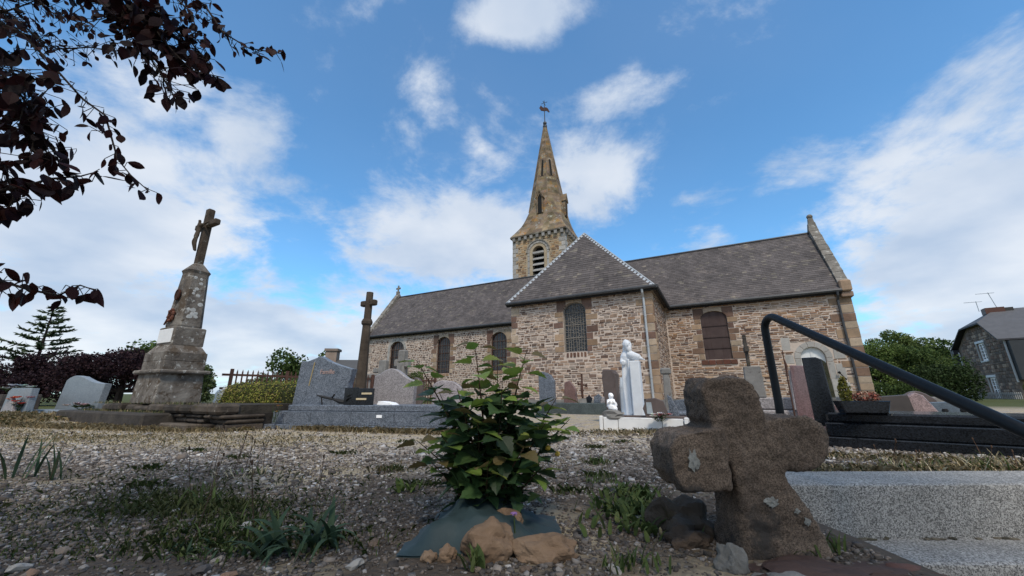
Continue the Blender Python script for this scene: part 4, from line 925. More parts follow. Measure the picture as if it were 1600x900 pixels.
# box hedge
def leafcloud(n, ells, size, cols, seed=1, flat=.5, up=.0):
    """n small leaf faces spread through ellipsoids (centre, radii, weight), denser to the skin"""
    g = np.random.default_rng(seed); ws = np.array([e[2] for e in ells], float); ws /= ws.sum(); idx = g.choice(len(ells), n, p=ws)
    c = np.array([e[0] for e in ells], float)[idx]; r = np.array([e[1] for e in ells], float)[idx]
    d = g.normal(size=(n, 3)); d /= np.linalg.norm(d, axis=1)[:, None]; rad = g.uniform(.45, 1.05, n) ** .7
    P = c + d * r * rad[:, None]; M = rotmats(n, g)
    base = np.array([(-.5, 0, 0), (0, -.32, .06), (.5, 0, 0), (0, .32, .06)]); s = size * g.uniform(.6, 1.35, n)
    V = P[:, None, :] + np.einsum('nij,kj->nki', M, base) * s[:, None, None]
    F = np.arange(n * 4).reshape(n, 4); cc = np.array(cols)[g.integers(0, len(cols), n)] * g.uniform(.75, 1.25, n)[:, None]
    return V.reshape(-1, 3), F, cc
hd = thing('box_hedge', 'clipped yellow green box hedge with a rounded end behind the stone platform', 'hedge', W(-9.2, 5.2, 0), -A)
ell = [((x, 0, .45), (.42, .36, .42), 1) for x in np.linspace(-.95, 1.15, 8)]
V, F, c = leafcloud(22000, ell, .032, [(.27, .285, .05), (.33, .32, .065), (.17, .20, .04), (.34, .26, .10)], 5)
npmesh('foliage', V, F, FOL, c, hd)
b = MB()
for x in np.linspace(-.95, 1.15, 8): b.rock((x, 0, .43), (.33, .27, .4), seed=x, sub=2, amp=.12, col=(.03, .035, .012))
b.build('twigs', FOL, hd)  # solid dark lumps filling the heart of the hedge
# rusty iron fence behind hedge and tomb
fe = thing('iron_fence', 'rusty iron railing with short spear bars running behind the hedge and tombs', 'fence', (-7.3, 10.1, .0))
fd = Vector((-3.0 + 7.3, 15.2 - 10.1, 0)); L_ = fd.length; fd.normalize(); fz = math.atan2(fd.y, fd.x); fe.rotation_euler = (0, 0, fz)
for z in (.72, 1.06): b = MB(); b.box(-.2, L_, -.022, .022, z, z + .055); b.build('rail', RUST, fe)
n = int(L_ / .12); bm_ = MB(); bm_.box(-.015, .015, -.015, .015, 0, 1.16); bm_.box(-.015, .015, -.015, .015, 1.16, 1.23, taper=(.013, .013)); ob = bm_.build('bar', RUST, fe, off=(0, 0, 0))
for i in range(1, n): o = ob.copy(); COL.objects.link(o); o.location = (i * .12, 0, 0)
for i in range(6): b = MB(); b.box(-.035 + i * L_ / 5, .035 + i * L_ / 5, -.035, .035, 0, 1.24); b.build('post', RUST, fe)
# small white stones by the hedge
headstone('white_rounded_headstone', 'small white weathered headstone against the left end of the hedge', [(0, 0), (.30, 0), (.30, .5), (.24, .62), (.1, .66), (0, .56)], .1, W(-10.95, 5.25, .1), WMARB, -A)
headstone('white_scrolled_headstone', 'small white scroll topped headstone just left of the clipped hedge', [(0, 0), (.22, 0), (.24, .32), (.17, .44), (.2, .52), (.1, .6), (.0, .52), (.03, .42), (-.03, .33)], .1, W(-11.4, 5.35, .1), WMARB, -A)
# left-edge graves
lg = thing('wavy_blue_tomb', 'pale blue grey granite tomb with a wavy topped headstone left of the monument', 'tomb', (-13.4, 11.7, 0), R(-20))
b = MB(); outline_slab(b, [(-.15, .2), (1.95, .2), (2.0, .5), (2.08, .90)] + arc(2.08, .90, .85, 1.12, -.05)[1:] + arc(.75, 1.12, .15, 1.08, .05)[1:] + [(.05, 1.02)], 0, .16); b.build('headstone', GRAN_B, lg)
b = MB(); b.box(-.3, 2.0, -.5, .5, 0, .2, ch=.02); b.build('base', GRAN_B, lg)
b = MB(); b.box(-.25, 1.2, -1.2, -.5, 0, .12, ch=.02); b.build('front_slab', GRAN_B, lg)
lg2 = thing('square_blue_tomb', 'blue grey tomb with a plain square headstone at the far left edge', 'tomb', (-14.1, 11.0, 0), R(-20))
b = MB(); outline_slab(b, [(-.1, .15), (1.2, .15), (1.2, .78), (.1, .78), (-.02, .70)], 0, .15); b.build('headstone', GRAN_B, lg2)
b = MB(); b.box(-.5, 1.5, -.7, .5, 0, .16, ch=.02); b.build('base', GRAN_B, lg2)
b = MB(); outline_slab(b, arc(0, 0, .6, 0, 0, 1) + arc(.6, 0, .0, 0, .38)[1:-1], -.02, .05, bev=.005)
simple('arched_memorial', 'pale arched memorial plaque leaning on the square left headstone', 'plaque', b, GRAN_P, (-13.75, 10.72, .16), R(-20))
flowers('orange_flowers', 'orange red artificial flowers in front of the wavy blue tomb', (-13.2, 10.6, .12), 9, (.13, .08, .22), [(.62, .10, .05), (.68, .2, .07), (.6, .06, .04)], .10, seed=7, stem=.2)
flowers('white_flowers', 'white flowers on a grave at the far left edge under the purple shrubs', (-15.2, 11.9, .65), 7, (.2, .1, .1), [(.62, .66, .66), (.5, .58, .56)], .14, seed=8)
b = MB(); b.box(-.7, .8, -.4, .4, .0, .62, ch=.02); simple('dark_tomb', 'low dark tomb under white flowers at the left edge', 'tomb', b, DARKST, (-15.2, 11.9, 0), R(-20))
flowers('dry_planting', 'dry ochre planting in front of the square blue tomb', (-13.9, 10.3, .05), 14, (.3, .08, .06), [(.2, .13, .06), (.16, .11, .05)], .06, seed=9, stem=.06, cat='plant')
fl = flowers('pink_flower_tray', 'tray of pale pink flowers at the right end of the wavy tomb', (-11.9, 11.0, .2), 12, (.22, .1, .06), [(.45, .35, .36), (.52, .44, .42)], .10, seed=10, stem=.1)
# --- right of the shrub, toward the church
b = MB()
mt = thing('dark_long_tomb', 'long low dark green grey tomb below the chapel wall', 'tomb', W(-5.0, 10.65, 0), -A)
b.box(0, 2.45, 0, .9, 0, .34, ch=.02); b.build('chest', mat('green_granite', [(.06, .075, .075), (.095, .115, .115)], 5, .35, 0, specks=(60, (.7, .7, .7), (1.2, 1.2, 1.2))), mt)
headstone('slanted_dark_headstone', 'dark speckled headstone with a slanted rough top under the chapel window', [(-.08, 0), (.36, 0), (.36, .62), (.26, .78), (.1, .86), (-.1, .88)], .14, W(-4.3, 9.9, .3), GRAN_G, -A)
headstone('pointed_pink_headstone', 'small pinkish brown headstone with a pointed top under the chapel window', [(0, 0), (.40, 0), (.38, .42), (.2, .66), (.04, .6)], .12, W(-4.05, 10.9, .3), GRAN_R, -A, col=(.8, .8, .75))
ic = thing('iron_crucifix', 'dark rusty iron grave crucifix against the chapel wall', 'cross', W(-3.42, 10.75, .34), -A)
b = MB(); b.tube([(0, 0, 0), (0, 0, .80)], .028, 6); b.tube([(-.12, 0, .52), (.13, 0, .47)], .025, 6); b.tube([(-.13, 0, .52), (-.09, 0, .52)], .045, 6); b.tube([(.1, 0, .47), (.14, 0, .47)], .045, 6); b.build('cross', RUST, ic)
b = MB(); b.tube([(0, -.05, .56), (.01, -.06, .4), (0, -.05, .16)], [.03, .045, .025], 6); b.build('corpus', RUST, ic); b = MB(); b.box(-.07, .12, -.08, .08, -.02, .12, taper=(.02, .02)); b.build('foot', OLDST, ic)
for i, (x, h_, w_, lab) in enumerate(((-3.28, .2, .16, 'small dark tilted grave plaque right of the iron crucifix'), (-3.02, .24, .2, 'dark leaf shaped grave ornament beside the brown pillar'), (-2.8, .18, .3, 'pale oval grave plaque next to the brown pillar'))):
    b = MB(); b.prism([(-w_ / 2, 0), (w_ / 2, 0), (w_ / 2 + .05, h_ * .6), (.05, h_), (-w_ / 2 + .02, h_ * .7)], 0, .06, (1, 1, 1), bev=.01); simple('grave_plaque', lab, 'plaque', b, (GRAN_K, GRAN_G, GRAN_P)[i], W(x, 10.75, .34), -A)
headstone('brown_curved_headstone', 'tall narrow brown granite headstone with a curved edge left of the white statue', [(-.02, 0), (.20, 0), (.17, .25), (.15, .6), (.17, .88), (.1, .97), (-.1, .97), (-.12, .8), (-.09, .3)], .35, W(-2.05, 8.2, .1), GRAN_BR, -A)
b = MB(); b.tube([(0, 0, 0), (.01, 0, .5), (0, 0, .68)], [.05, .055, .02], 6, (1.3, 1.3, 1.3)); b.tube([(.09, 0, 0), (.09, 0, .4)], [.04, .03], 6); simple('grave_lantern', 'slim grey figure ornament beside the brown curved headstone', 'ornament', b, GALV, W(-1.76, 8.15, .22), -A)
# white statue with its pillar
st = thing('white_statue', 'white stone statue of a bearded robed man leaning an arm on a pillar', 'statue', W(-1.36, 7.45, .2), -A)
def statue():
    def fb(b):
        b.lathe([(.15, 0), (.145, .25), (.125, .6), (.115, .85), (.145, 1.0), (.15, 1.06), (.11, 1.13), (.06, 1.18)], 20, c=(-.11, .05, 0), sy=.85)
        b.tube([(-.10, .04, 1.12), (-.085, .01, 1.2)], .05, 10)
        b.rock((-.07, -.015, 1.262), (.08, .09, .098), 1, 3, .02)
        b.rock((-.095, .018, 1.29), (.092, .095, .088), 3, 3, .12); b.rock((-.12, .045, 1.20), (.078, .07, .10), 8, 2, .14); b.rock((-.10, -.045, 1.24), (.03, .04, .07), 9, 2, .1)       # hair to the collar
        b.rock((-.035, -.075, 1.19), (.05, .048, .07), 5, 2, .14)                                                            # beard
        b.rock((-.036, -.108, 1.258), (.015, .022, .026), 5, 2, .0)                                                            # nose
        b.rock((-.042, -.092, 1.295), (.048, .018, .014), 6, 2, .0)                                                              # brow
        b.tube([(-.05, -.02, 1.09), (.06, -.09, 1.05), (.17, -.12, 1.015)], [.085, .072, .055], 10); b.tube([(.17, -.12, 1.01), (.215, -.125, .99)], [.028, .024], 8)
        b.tube([(-.17, .03, 1.08), (-.21, -.02, .95), (-.17, -.10, .93)], [.062, .058, .045], 10)
        b.tube([(-.19, -.02, .93), (-.19, -.02, .55), (-.17, -.02, .1)], [.035, .05, .04], 8); b.tube([(-.06, -.07, 1.0), (-.07, -.08, .5), (-.06, -.09, .03)], [.03, .04, .045], 8)
    o = rough_mesh('figure', fb, STATUE, st, amp=.0015, fr=6, vox=.010, relax=2)
    for v in o.data.vertices: v.co.x = -.11 + (v.co.x + .11) * (.86 if v.co.x < .0 else .93)
    for v in o.data.vertices:          # robe folds
        if v.co.z < 1.0:
            a = math.atan2(v.co.y - .05, v.co.x + .11); k = 1 + .06 * math.sin(a * 8 + v.co.z * 2.5) * min(1, (1.0 - v.co.z) * 2.5)
            v.co.x = -.11 + (v.co.x + .11) * k; v.co.y = .05 + (v.co.y - .05) * k
    for i in range(5): b = MB(); y = -.155 + i * .016; b.tube([(.185, y, .992 - abs(i - 2) * .003), (.215, y, .985), (.235 - abs(i - 2) * .006, y, .968)], [.010, .009, .006], 5); b.build('finger', STATUE, st)
    b = MB(); b.box(-.03, .14, -.24, -.03, 0, .955, ch=.012); b.build('pillar', STATUE, st)
    b = MB(); b.box(-.32, .3, -.28, .28, -.06, .0, ch=.01); b.build('statue_base', STATUE, st)
statue()
wt = thing('white_tomb', 'low whitewashed stone tomb edged with narrow end posts in front of the statue', 'tomb', W(-1.86, 6.72, 0), -A)
for i, (a, c_) in enumerate(((.06, .30), (.31, .99), (1.0, 1.30))): b = MB(); b.box(a, c_, 0, .12, -.02, .2 - .004 * i, ch=.006); b.build('front_panel', WMARB, wt)
for x in (-.005, 1.32): b = MB(); b.box(x, x + .055, -.02, .14, -.02, .215, ch=.008); b.build('corner_post', WMARB, wt)
b = MB(); b.box(.02, 1.36, .13, 1.6, -.02, .16); b.build('infill', WMARB, wt)
b = MB(); b.box(0, .05, .14, 1.6, -.02, .2, ch=.008); b.box(1.325, 1.375, .14, 1.6, -.02, .2, ch=.008); b.build('side_panel', WMARB, wt)
b = MB(); b.box(-.15, 1.75, .0, .16, 0, .06, ch=.01); simple('brown_grave_kerb', 'narrow brown granite kerb behind the white tomb', 'kerb', b, GRAN_BR, W(-1.75, 7.0, .16), -A)
an = thing('angel_figurine', 'small white kneeling angel figurine on a rough grey rock', 'figurine', W(-1.66, 6.82, .16), -A)
b = MB(); b.rock((0, 0, .09), (.17, .12, .08), 2, 2, .3); b.rock((.02, 0, .03), (.19, .13, .05), 5, 2, .2, (.85, .85, .85)); b.build('rock_base', OLDST, an)
def ab(b):
    b.rock((0, .0, .2), (.075, .07, .06), 2, 2, .1); b.tube([(0, .01, .2), (-.005, 0, .29), (0, -.005, .34)], [.062, .052, .03], 10); b.rock((.008, -.02, .385), (.036, .038, .042), 1, 2, .05); b.rock((-.008, .006, .39), (.046, .044, .046), 4, 2, .12); b.rock((-.012, .02, .35), (.04, .03, .05), 6, 2, .1); b.rock((0, .02, .235), (.085, .06, .08), 7, 2, .08)
    b.tube([(.035, -.01, .32), (.06, -.05, .26), (.03, -.075, .3)], [.022, .02, .014], 8); b.tube([(-.045, -.01, .32), (-.055, -.05, .26), (.0, -.075, .3)], [.022, .02, .014], 8); b.tube([(.02, -.02, .18), (.09, -.04, .17)], [.04, .03], 8); b.rock((.012, -.056, .38), (.008, .01, .012), 1, 1, 0)
rough_mesh('figure', ab, PAINT, an, amp=.001, fr=10, vox=.006, relax=1)
b = MB(); b.prism([(-.03, .28), (-.09, .32), (-.1, .2), (-.05, .22)], .03, .05, (.9, .9, .9), bev=.004); b.build('wing', PAINT, an)
b = MB(); b.prism([(-.12, 0), (.19, 0), (.22, .1), (.17, .26), (.05, .31), (-.1, .29), (-.16, .14)], 0, .1, bev=.012); pq = thing('dark_rock_plaque', 'dark irregular plaque with a pale photo panel before the statue', 'plaque', W(-1.0, 6.86, .2), -A + .15); b.build('stone', GRAN_BR, pq); b = MB(); b.prism([(-.10, .06), (-.005, .05), (-.02, .24), (-.1, .24)], -.012, .001); b.build('photo_panel', mat('pale_photo', [(.25, .29, .31), (.4, .44, .46)], 6, .3, 0), pq)
b = MB(); b.prism([(0, 0), (.14, 0), (.12, .12), (.04, .32), (-.02, .36)], 0, .1, bev=.01); simple('leaning_slab', 'grey pointed slab leaning right of the dark rock plaque', 'plaque', b, GRAN_G, W(-.78, 7.15, .2), -A)
flowers('pink_white_bouquet', 'pink and white artificial bouquet lying on the white tomb', W(-.88, 6.62, .16), 12, (.09, .05, .07), [(.62, .22, .24), (.75, .74, .72), (.78, .78, .76), (.66, .3, .3)], .055, seed=12, stem=.06)
cp = thing('grey_grave_cross', 'slim weathered grey cross pillar at the chapel corner', 'cross', W(-1.16, 10.7, .1), -A)
b = MB(); b.box(-.1, .1, -.08, .08, 0, .95, taper=(.03, .01), ch=.02); b.build('shaft', OLDST, cp); b = MB(); b.box(-.13, .13, -.09, .09, .95, 1.12, ch=.04); b.build('head', OLDST, cp)
for i, (uu, vv, h_, lab) in enumerate(((-1.5, 9.6, .36, 'dark slanted book plaque behind the bouquet'), (-.75, 9.3, .34, 'grey slanted plaque left of the stone cross'))):
    b = MB(); b.prism([(-.15, 0), (.17, 0), (.1, h_), (-.22, h_ * .9)], 0, .06, bev=.01); simple('slanted_plaque', lab, 'plaque', b, (GRAN_K, GRAN_G)[i], W(uu, vv, .12), -A)
lt = thing('low_grey_tomb', 'low grey tomb slab between the bouquet and the stone cross', 'tomb', W(-1.2, 8.0, 0), -A); b = MB(); b.box(0, 1.5, 0, .8, 0, .18, ch=.02); b.build('kerb', GRAN_BR, lt); b = MB(); b.box(.06, 1.44, .06, .74, .18, .25, ch=.02); b.build('slab', GRAN_G, lt)
# --- right side: black tomb
bt = thing('black_granite_tomb', 'long polished black granite tomb with an upright headstone at its left end', 'tomb', (3.56, 4.62, 0), R(-42))
b = MB(); b.box(-.02, 3.4, -.02, 1.1, -.03, .10, ch=.01); b.build('plinth', GRAN_K, bt)
b = MB(); b.box(.02, 3.36, .03, 1.05, .102, .25, ch=.012); b.build('curb', GRAN_K, bt)
b = MB(); b.box(.04, 3.34, .06, 1.02, .252, .36, ch=.02); b.build('top_slab', GRAN_K, bt)
b = MB(); b.prism([(-.08, .2), (.14, .2), (.11, .97), (.055, 1.0), (-.085, 1.0)], .16, .95, bev=.012); b.build('headstone', GRAN_K, bt)
pn = thing('black_planter', 'black trough planter with a small conifer and faded red flowers on the black tomb', 'planter', (3.66, 4.45, .362), R(-18))
b = MB(); b.prism([(.02, 0), (.40, 0), (.44, .13), (-.02, .13)], -.08, .1, bev=.012); b.build('trough', GRAN_K, pn)
V, F, c = leafcloud(700, [((.08, 0, .22), (.06, .05, .14), 1), ((.08, 0, .32), (.035, .03, .07), .4)], .03, [(.17, .16, .03), (.11, .12, .03), (.2, .17, .05)], 15); npmesh('dwarf_conifer', V, F, FOL, c, pn)
V, F, c = leafcloud(420, [((.26, 0, .17), (.14, .07, .06), 1)], .032, [(.24, .07, .045), (.32, .15, .09), (.42, .28, .2), (.12, .04, .03)], 16); npmesh('faded_flowers', V, F, PAINT, c, pn)
headstone('polished_rose_headstone', 'glossy rose granite headstone with a slanting top behind the black tomb', [(-.05, 0), (.30, 0), (.26, .9), (.18, .98), (-.02, 1.0), (-.03, .9)], .14, (4.36, 6.05, 0), GRAN_R, R(-48), base=(-.1, .8, -.1, 1.2, 0, .22))
b = MB(); b.box(0, .55, 0, .5, 0, .3, ch=.02); b.box(.1, .45, .1, .4, .3, .42, ch=.02); simple('small_rose_block', 'small rose granite block at the foot of the glossy headstone', 'grave marker', b, GRAN_R, (4.45, 5.75, 0), R(-30))
b = MB(); b.tube([(0, 0, 0), (.0, 0, 1.22)], [.014, .008], 6); b.tube([(0, 0, .84), (.015, 0, .98), (0, 0, 1.1)], [.008, .022, .006], 6); simple('iron_rod', 'thin dark iron rod standing before the rose headstone', 'rod', b, RUST, (4.2, 5.95, 0), 0)
sc_ = thing('tall_grave_monument', 'tall grey stepped grave monument topped by a thin dark cross seen edge on', 'monument', (4.62, 7.55, 0), -A)
b = MB(); b.box(-.12, .2, -.1, .12, .5, 1.08, taper=(.02, .01), ch=.015); b.build('pedestal', OLDST, sc_); b = MB(); b.box(-.03, .03, -.05, .05, 1.08, 1.7, ch=.01); b.box(-.04, .04, -.17, -.055, 1.36, 1.47, ch=.01); b.box(-.04, .04, .055, .17, 1.36, 1.47, ch=.01); b.build('cross', DARKST, sc_)
b = MB(); b.box(-.12, 1.1, -.2, .4, 0, .28, ch=.02); b.box(-.1, 1.0, -.1, .35, .29, .5, ch=.02); b.build('stepped_base', GRAN_P, sc_)
b = MB(); b.prism([(0, .29), (.5, .29), (.46, .42), (.18, .5), (.17, .98), (.04, .98)], 0, .14, bev=.015); simple('grey_l_headstone', 'grey headstone with a tall narrow shoulder left of the iron rod', 'headstone', b, GRAN_P, (4.95, 7.0, 0), -A)
headstone('dark_slant_headstone', 'plain dark headstone seen from behind just right of the church corner', [(0, 0), (.50, 0), (.42, .5), (0, .47)], .1, (5.62, 6.1, .05), GRAN_BR, R(-12), col=(.6, .66, .66))
ph = headstone('pink_lettered_headstone', 'pink granite headstone with two lines of dark lettering', [(0, 0), (.42, 0), (.14, .52), (.05, .56), (-.05, .50)], .12, (6.12, 6.05, .02), GRAN_P, R(-20), col=(1.0, .78, .75))
for z in (.14, .25): 
    for k in range(4): b = MB(); b.box(.09 + k * .055 - (z - .14) * .5, .13 + k * .055 - (z - .14) * .5, -.008, .001, z, z + .035); b.build('letter', DARK, ph)
headstone('low_blue_headstone', 'low wide blue grey headstone with two small black vases', [(0, 0), (.62, 0), (.56, .42), (.04, .40)], .12, (6.7, 6.55, .02), GRAN_B, R(-16), col=(.5, .55, .6))
for i, dx in enumerate((.22, .44)): b = MB(); b.lathe([(.02, 0), (.03, .01), (.022, .05), (.04, .1), (.028, .13)], 8); simple('black_vase', ('left', 'right')[i] + ' of two small black vases before the low blue headstone', 'vase', b, DARK, (6.68 + dx, 6.42 - dx * .28, .2), 0)
headstone('brown_domed_headstone', 'low brown headstone with a domed top behind the blue grey one', [(0, 0), (.55, 0), (.55, .35)] + arc(.55, .35, 0, .35, .16)[1:], .1, (7.25, 7.4, .1), GRAN_BR, R(-16))
b = MB(); b.box(0, 1.6, 0, .8, 0, .42, ch=.02); simple('grey_flat_tomb', 'flat grey tomb behind the pink lettered headstone', 'tomb', b, OLDST, (7.1, 8.4, .08), R(-20))
# --- the old granite cross in front
FRONTG = mat('front_cross_granite', [(.05, .041, .034), (.115, .09, .07), (.18, .145, .115)], 3.6, .95, 1.0, 50, specks=(260, (.5, .48, .46), (1.6, 1.52, 1.47)), spots=(3.5, .68, (.26, .27, .24)), lich2=(2.6, .56, (.052, .045, .04)), bdist=.006)
CR = [(0.774, 0.628), (0.929, 0.637), (0.966, 0.602), (0.98, 0.475), (1.151, 0.486), (1.202, 0.458), (1.212, 0.394), (1.196, 0.338), (1.157, 0.302), (1.025, 0.287), (1.039, 0.24), (1.077, 0.176), (1.122, 0.084), (1.162, -0.06), (0.8, -0.06), (0.84, 0.23), (0.626, 0.228), (0.587, 0.284), (0.588, 0.373), (0.625, 0.423), (0.781, 0.448), (0.76, 0.476), (0.75, 0.579)]
oc = thing('old_stone_cross', 'squat weathered brown granite cross leaning in the foreground beside the concrete steps', 'cross', (0, 0, 0))
def cb(b):
    b.prism([CR[i] for i in (14, 13, 12, 11, 10, 9, 3, 2, 1, 0, 22, 21, 20, 15)], 1.55, 1.74)
    b.prism([(.80, .228), (.626, .228), (.587, .284), (.588, .373), (.625, .423), (.80, .448)], 1.52, 1.76)
    b.prism([(.93, .275), (1.025, .287), (1.157, .302), (1.196, .338), (1.212, .394), (1.202, .458), (1.151, .486), (.93, .472)], 1.55, 1.76)
o = rough_mesh('cross_body', cb, FRONTG, oc, amp=.0075, fr=9, vox=.009, relax=1)
LICH = mat('pale_lichen', [(.16, .155, .14), (.33, .335, .31)], 20, .95, .5, 60)
for (x, y, z), r in (((.665, 1.512, .335), (.017, .003, .03)), ((.945, 1.541, .19), (.02, .003, .014)), ((1.06, 1.542, .125), (.010, .003, .010)), ((1.03, 1.542, .16), (.008, .003, .007))):
    b = MB(); b.rock((x, y, z), r, x * 9, 3, .7, (1, 1, 1), 2.2); b.build('lichen_patch', LICH, oc)
# stones the cross stands on
stones = [('flat dark slab wedged under the foot of the old cross', (1.0, 1.46, -.012), (.30, .10, .04), REDSL, (.8, .8, .8)), ('reddish schist slab at the bottom edge right of the cross foot', (1.33, 1.47, -.04), (.12, .07, .05), REDSL, (1.15, .95, .9)),
 ('grey pointed stone upright left of the cross foot', (.735, 1.48, .01), (.045, .045, .065), OLDST, (.8, .8, .78)), ('dark mossy boulder tucked behind the left arm of the cross', (.72, 1.84, .03), (.12, .10, .11), DARKST, (1.1, 1.0, .9)), ('brown stone under the left arm of the cross', (.68, 1.70, .0), (.09, .07, .06), DARKST, (1.1, .9, .75)),
 ('orange brick piece wedged between the cross and the step', (1.17, 2.05, .17), (.06, .05, .05), OCHRE, (1.1, .5, .3)), ('pale flat stone at the bottom edge below the cross', (.86, 1.41, -.01), (.09, .05, .035), OLDST, (1.0, 1.0, 1.0)), ('dark grey stone lying against the right foot of the cross', (1.26, 1.72, -.03), (.09, .07, .05), DARKST, (1, .95, .9))]
for i, (lab, p, r, m_, c) in enumerate(stones): b = MB(); b.rock(p, r, i + 3, 4, .34, c, 1.6); simple('stone', lab, 'stone', b, m_)
# --- concrete steps and hand rail
stp = thing('concrete_steps', 'two broad exposed aggregate concrete steps at the right edge', 'steps', (1.72, 2.67, 0))
def step(b, x0, y0, y1, z0, z1):
    prf = [(y0, z0), (y1, z0), (y1, z1), (y0 + .02, z1), (y0 + .004, z1 - .008), (y0, z1 - .03)]
    nx = 12; xs = [x0 + (4.0 - x0) * i / nx for i in range(nx + 1)]
    vs = [(x, y + .004 * mnoise.noise(Vector((x * 3, y, z))), z + .004 * mnoise.noise(Vector((x * 2, z * 3, 1)))) for x in xs for y, z in prf]; n = 6
    b.add(vs, [[i * n + j, i * n + (j + 1) % n, i * n + n + (j + 1) % n, i * n + n + j][::-1] for i in range(nx) for j in range(n)] + [list(range(n)), [nx * n + j for j in range(n)][::-1]])
b = MB(); step(b, -.12, 0, .42, -.30, .012); b.build('upper_step', CONC, stp)
b = MB(); step(b, -.30, -.36, .3, -.62, -.292); b.build('lower_step', CONC, stp)
b = MB(); step(b, -.3, -.8, .2, -.98, -.60); b.build('bottom_step', CONC, stp)
b = MB(); g = random.Random(2)
for i in range(60): x = g.uniform(.05, 3.5); b.rock((x, -.015 + g.uniform(-.012, .008), -.288), (g.uniform(.01, .04), .012, g.uniform(.004, .011)), i, 1, .3, g.choice([(.10, .09, .06), (.06, .055, .04), (.14, .12, .09)]))
b.build('dirt_line', GRAVEL, stp, kind='stuff')
b = MB(); b.prism([(-1.9, -1), (2.75, -1), (2.75, -.02), (-1.9, -.02)], 1.30, 1.405, fn=lambda x, y, z: (y, x, z)); w_ = thing('stair_wall', 'rough stone retaining wall edging the stairwell under the cross', 'wall'); b.build('core', DARKST, w_)
rl = thing('hand_rail', 'thick dark painted steel tube hand rail bending down beside the concrete steps', 'handrail', (2.16, 3.22, 0))
pts = [(-.015, 0, -.05), (0, 0, .5)]; rb_, tn = .098, math.radians(119)
for t in np.linspace(0, 1, 9): a = tn * t; pts.append((0, -rb_ * (1 - math.cos(a)), 1.088 + rb_ * math.sin(a)))
e = pts[-1]
for l in (.35, 1.4, 2.65): pts.append((0, e[1] - l * math.sin(tn), e[2] + l * math.cos(tn)))
b = MB(); b.tube(pts, .030, 16); o = b.build('rail_tube', RAILM, rl, smooth=True)
b = MB(); b.tube([(0, 0, .0), (0, 0, .012)], .075, 14); b.build('foot_plate', RAILM, rl)
# --- weed membrane and rocks round the shrub
def tarp():
    n = 22; V = []; F = []; cx, cy = -.13, 1.83
    for i in range(n + 1):
        for j in range(n + 1):
            x, y = -.43 + .63 * i / n, 1.60 + .46 * j / n
            d = math.hypot(x - cx, y - cy); eg = min(1, i / 4, (n - i) / 4, j / 4, (n - j) / 4); z = gz(x, y) + .006 + eg * (.012 + .10 * math.exp(-(d / .2) ** 2) + .03 * mnoise.noise(Vector((x * 7, y * 7, 2))) + .05 * abs(mnoise.noise(Vector((x * 11 + y * 6, y * 4, 1)))) + .035 * abs(mnoise.noise(Vector((x * 5 - y * 14, y * 9, 5)))) + .03 * math.exp(-((x + .27 - (y - 1.7) * .3) / .04) ** 2))
            x += .05 * mnoise.noise(Vector((0, y * 5, 4))) * (abs(i - n / 2) / n * 2); y += .06 * mnoise.noise(Vector((x * 5, 0, 4))) - .10 * (x + .15) ** 2
            V.append((x, y, z))
    for i in range(n):
        for j in range(n): F.append((i * (n + 1) + j, (i + 1) * (n + 1) + j, (i + 1) * (n + 1) + j + 1, i * (n + 1) + j + 1))
    F = [f for f in F if not (V[f[0]][0] < -.34 and V[f[0]][1] > 1.72) and not (V[f[0]][0] > .12 and V[f[0]][1] < 1.7)]
    V2 = V + [(x, y, z - .006) for x, y, z in V]; F2 = F + [tuple(i + len(V) for i in f[::-1]) for f in F]
    return tag(npmesh('weed_membrane', V2, F2, TARP, None, smooth=True), 'crumpled blue green weed membrane sheet round the foot of the shrub', 'sheet')
tarp()
for lab, p, r, s in (('rounded ochre sandstone rock in front of the shrub', (-.085, 1.60, .045), (.092, .075, .075), 1), ('flat long ochre rock lower right of the shrub', (.115, 1.58, .025), (.115, .07, .055), 2.4), ('small ochre rock behind the two larger ochre rocks', (-.03, 1.76, .055), (.075, .055, .06), 5), ('small ochre stone on the left edge of the membrane', (-.235, 1.565, .018), (.032, .028, .03), 7), ('pinkish stone left of the small ochre stone', (-.30, 1.56, .012), (.028, .022, .022), 8)):
    b = MB(); b.rock(p, r, s, 4, .22, (1, 1, 1), 1.7); simple('rock', lab, 'rock', b, OCHRE)
# --- young shrub
def leaf_geo(L_, W_, fold=.25, droop=.25, lobes=True):
    """a leaf along +x, folded on the midrib; 3-lobed and toothed outline"""
    if lobes: ol = [(0, 0), (.05, .30), (.2, .47), (.36, .56), (.44, .40), (.56, .44), (.64, .30), (.76, .28), (.84, .14), (1, 0)]
    else: ol = [(0, 0), (.12, .22), (.32, .42), (.55, .45), (.75, .33), (.9, .14), (1, 0)]
    n = len(ol); vs = []
    for x, y in ol: vs.append((x * L_, 0, -droop * L_ * x * x))
    for x, y in ol[1:-1]: vs.append((x * L_, y * W_, -droop * L_ * x * x + fold * y * W_))
    for x, y in ol[1:-1]: vs.append((x * L_, -y * W_, -droop * L_ * x * x + fold * y * W_))
    fs = []; m_ = n - 2
    for o, fl in ((n, False), (n + m_, True)):
        t = [[0, 1, o]] + [[i, i + 1, o + i, o + i - 1] for i in range(1, m_)] + [[m_, m_ + 1, o + m_ - 1]]
        fs += [f[::-1] if fl else f for f in t]
    return vs, fs
def orient(d, up=Vector((0, 0, 1)), roll=0):
    d = d.normalized(); s = up.cross(d); s = s.normalized() if s.length > 1e-4 else Vector((0, 1, 0)); n = d.cross(s); 
    return (Matrix((d, s, n)).transposed().to_4x4() @ Matrix.Rotation(roll, 4, 'X'))
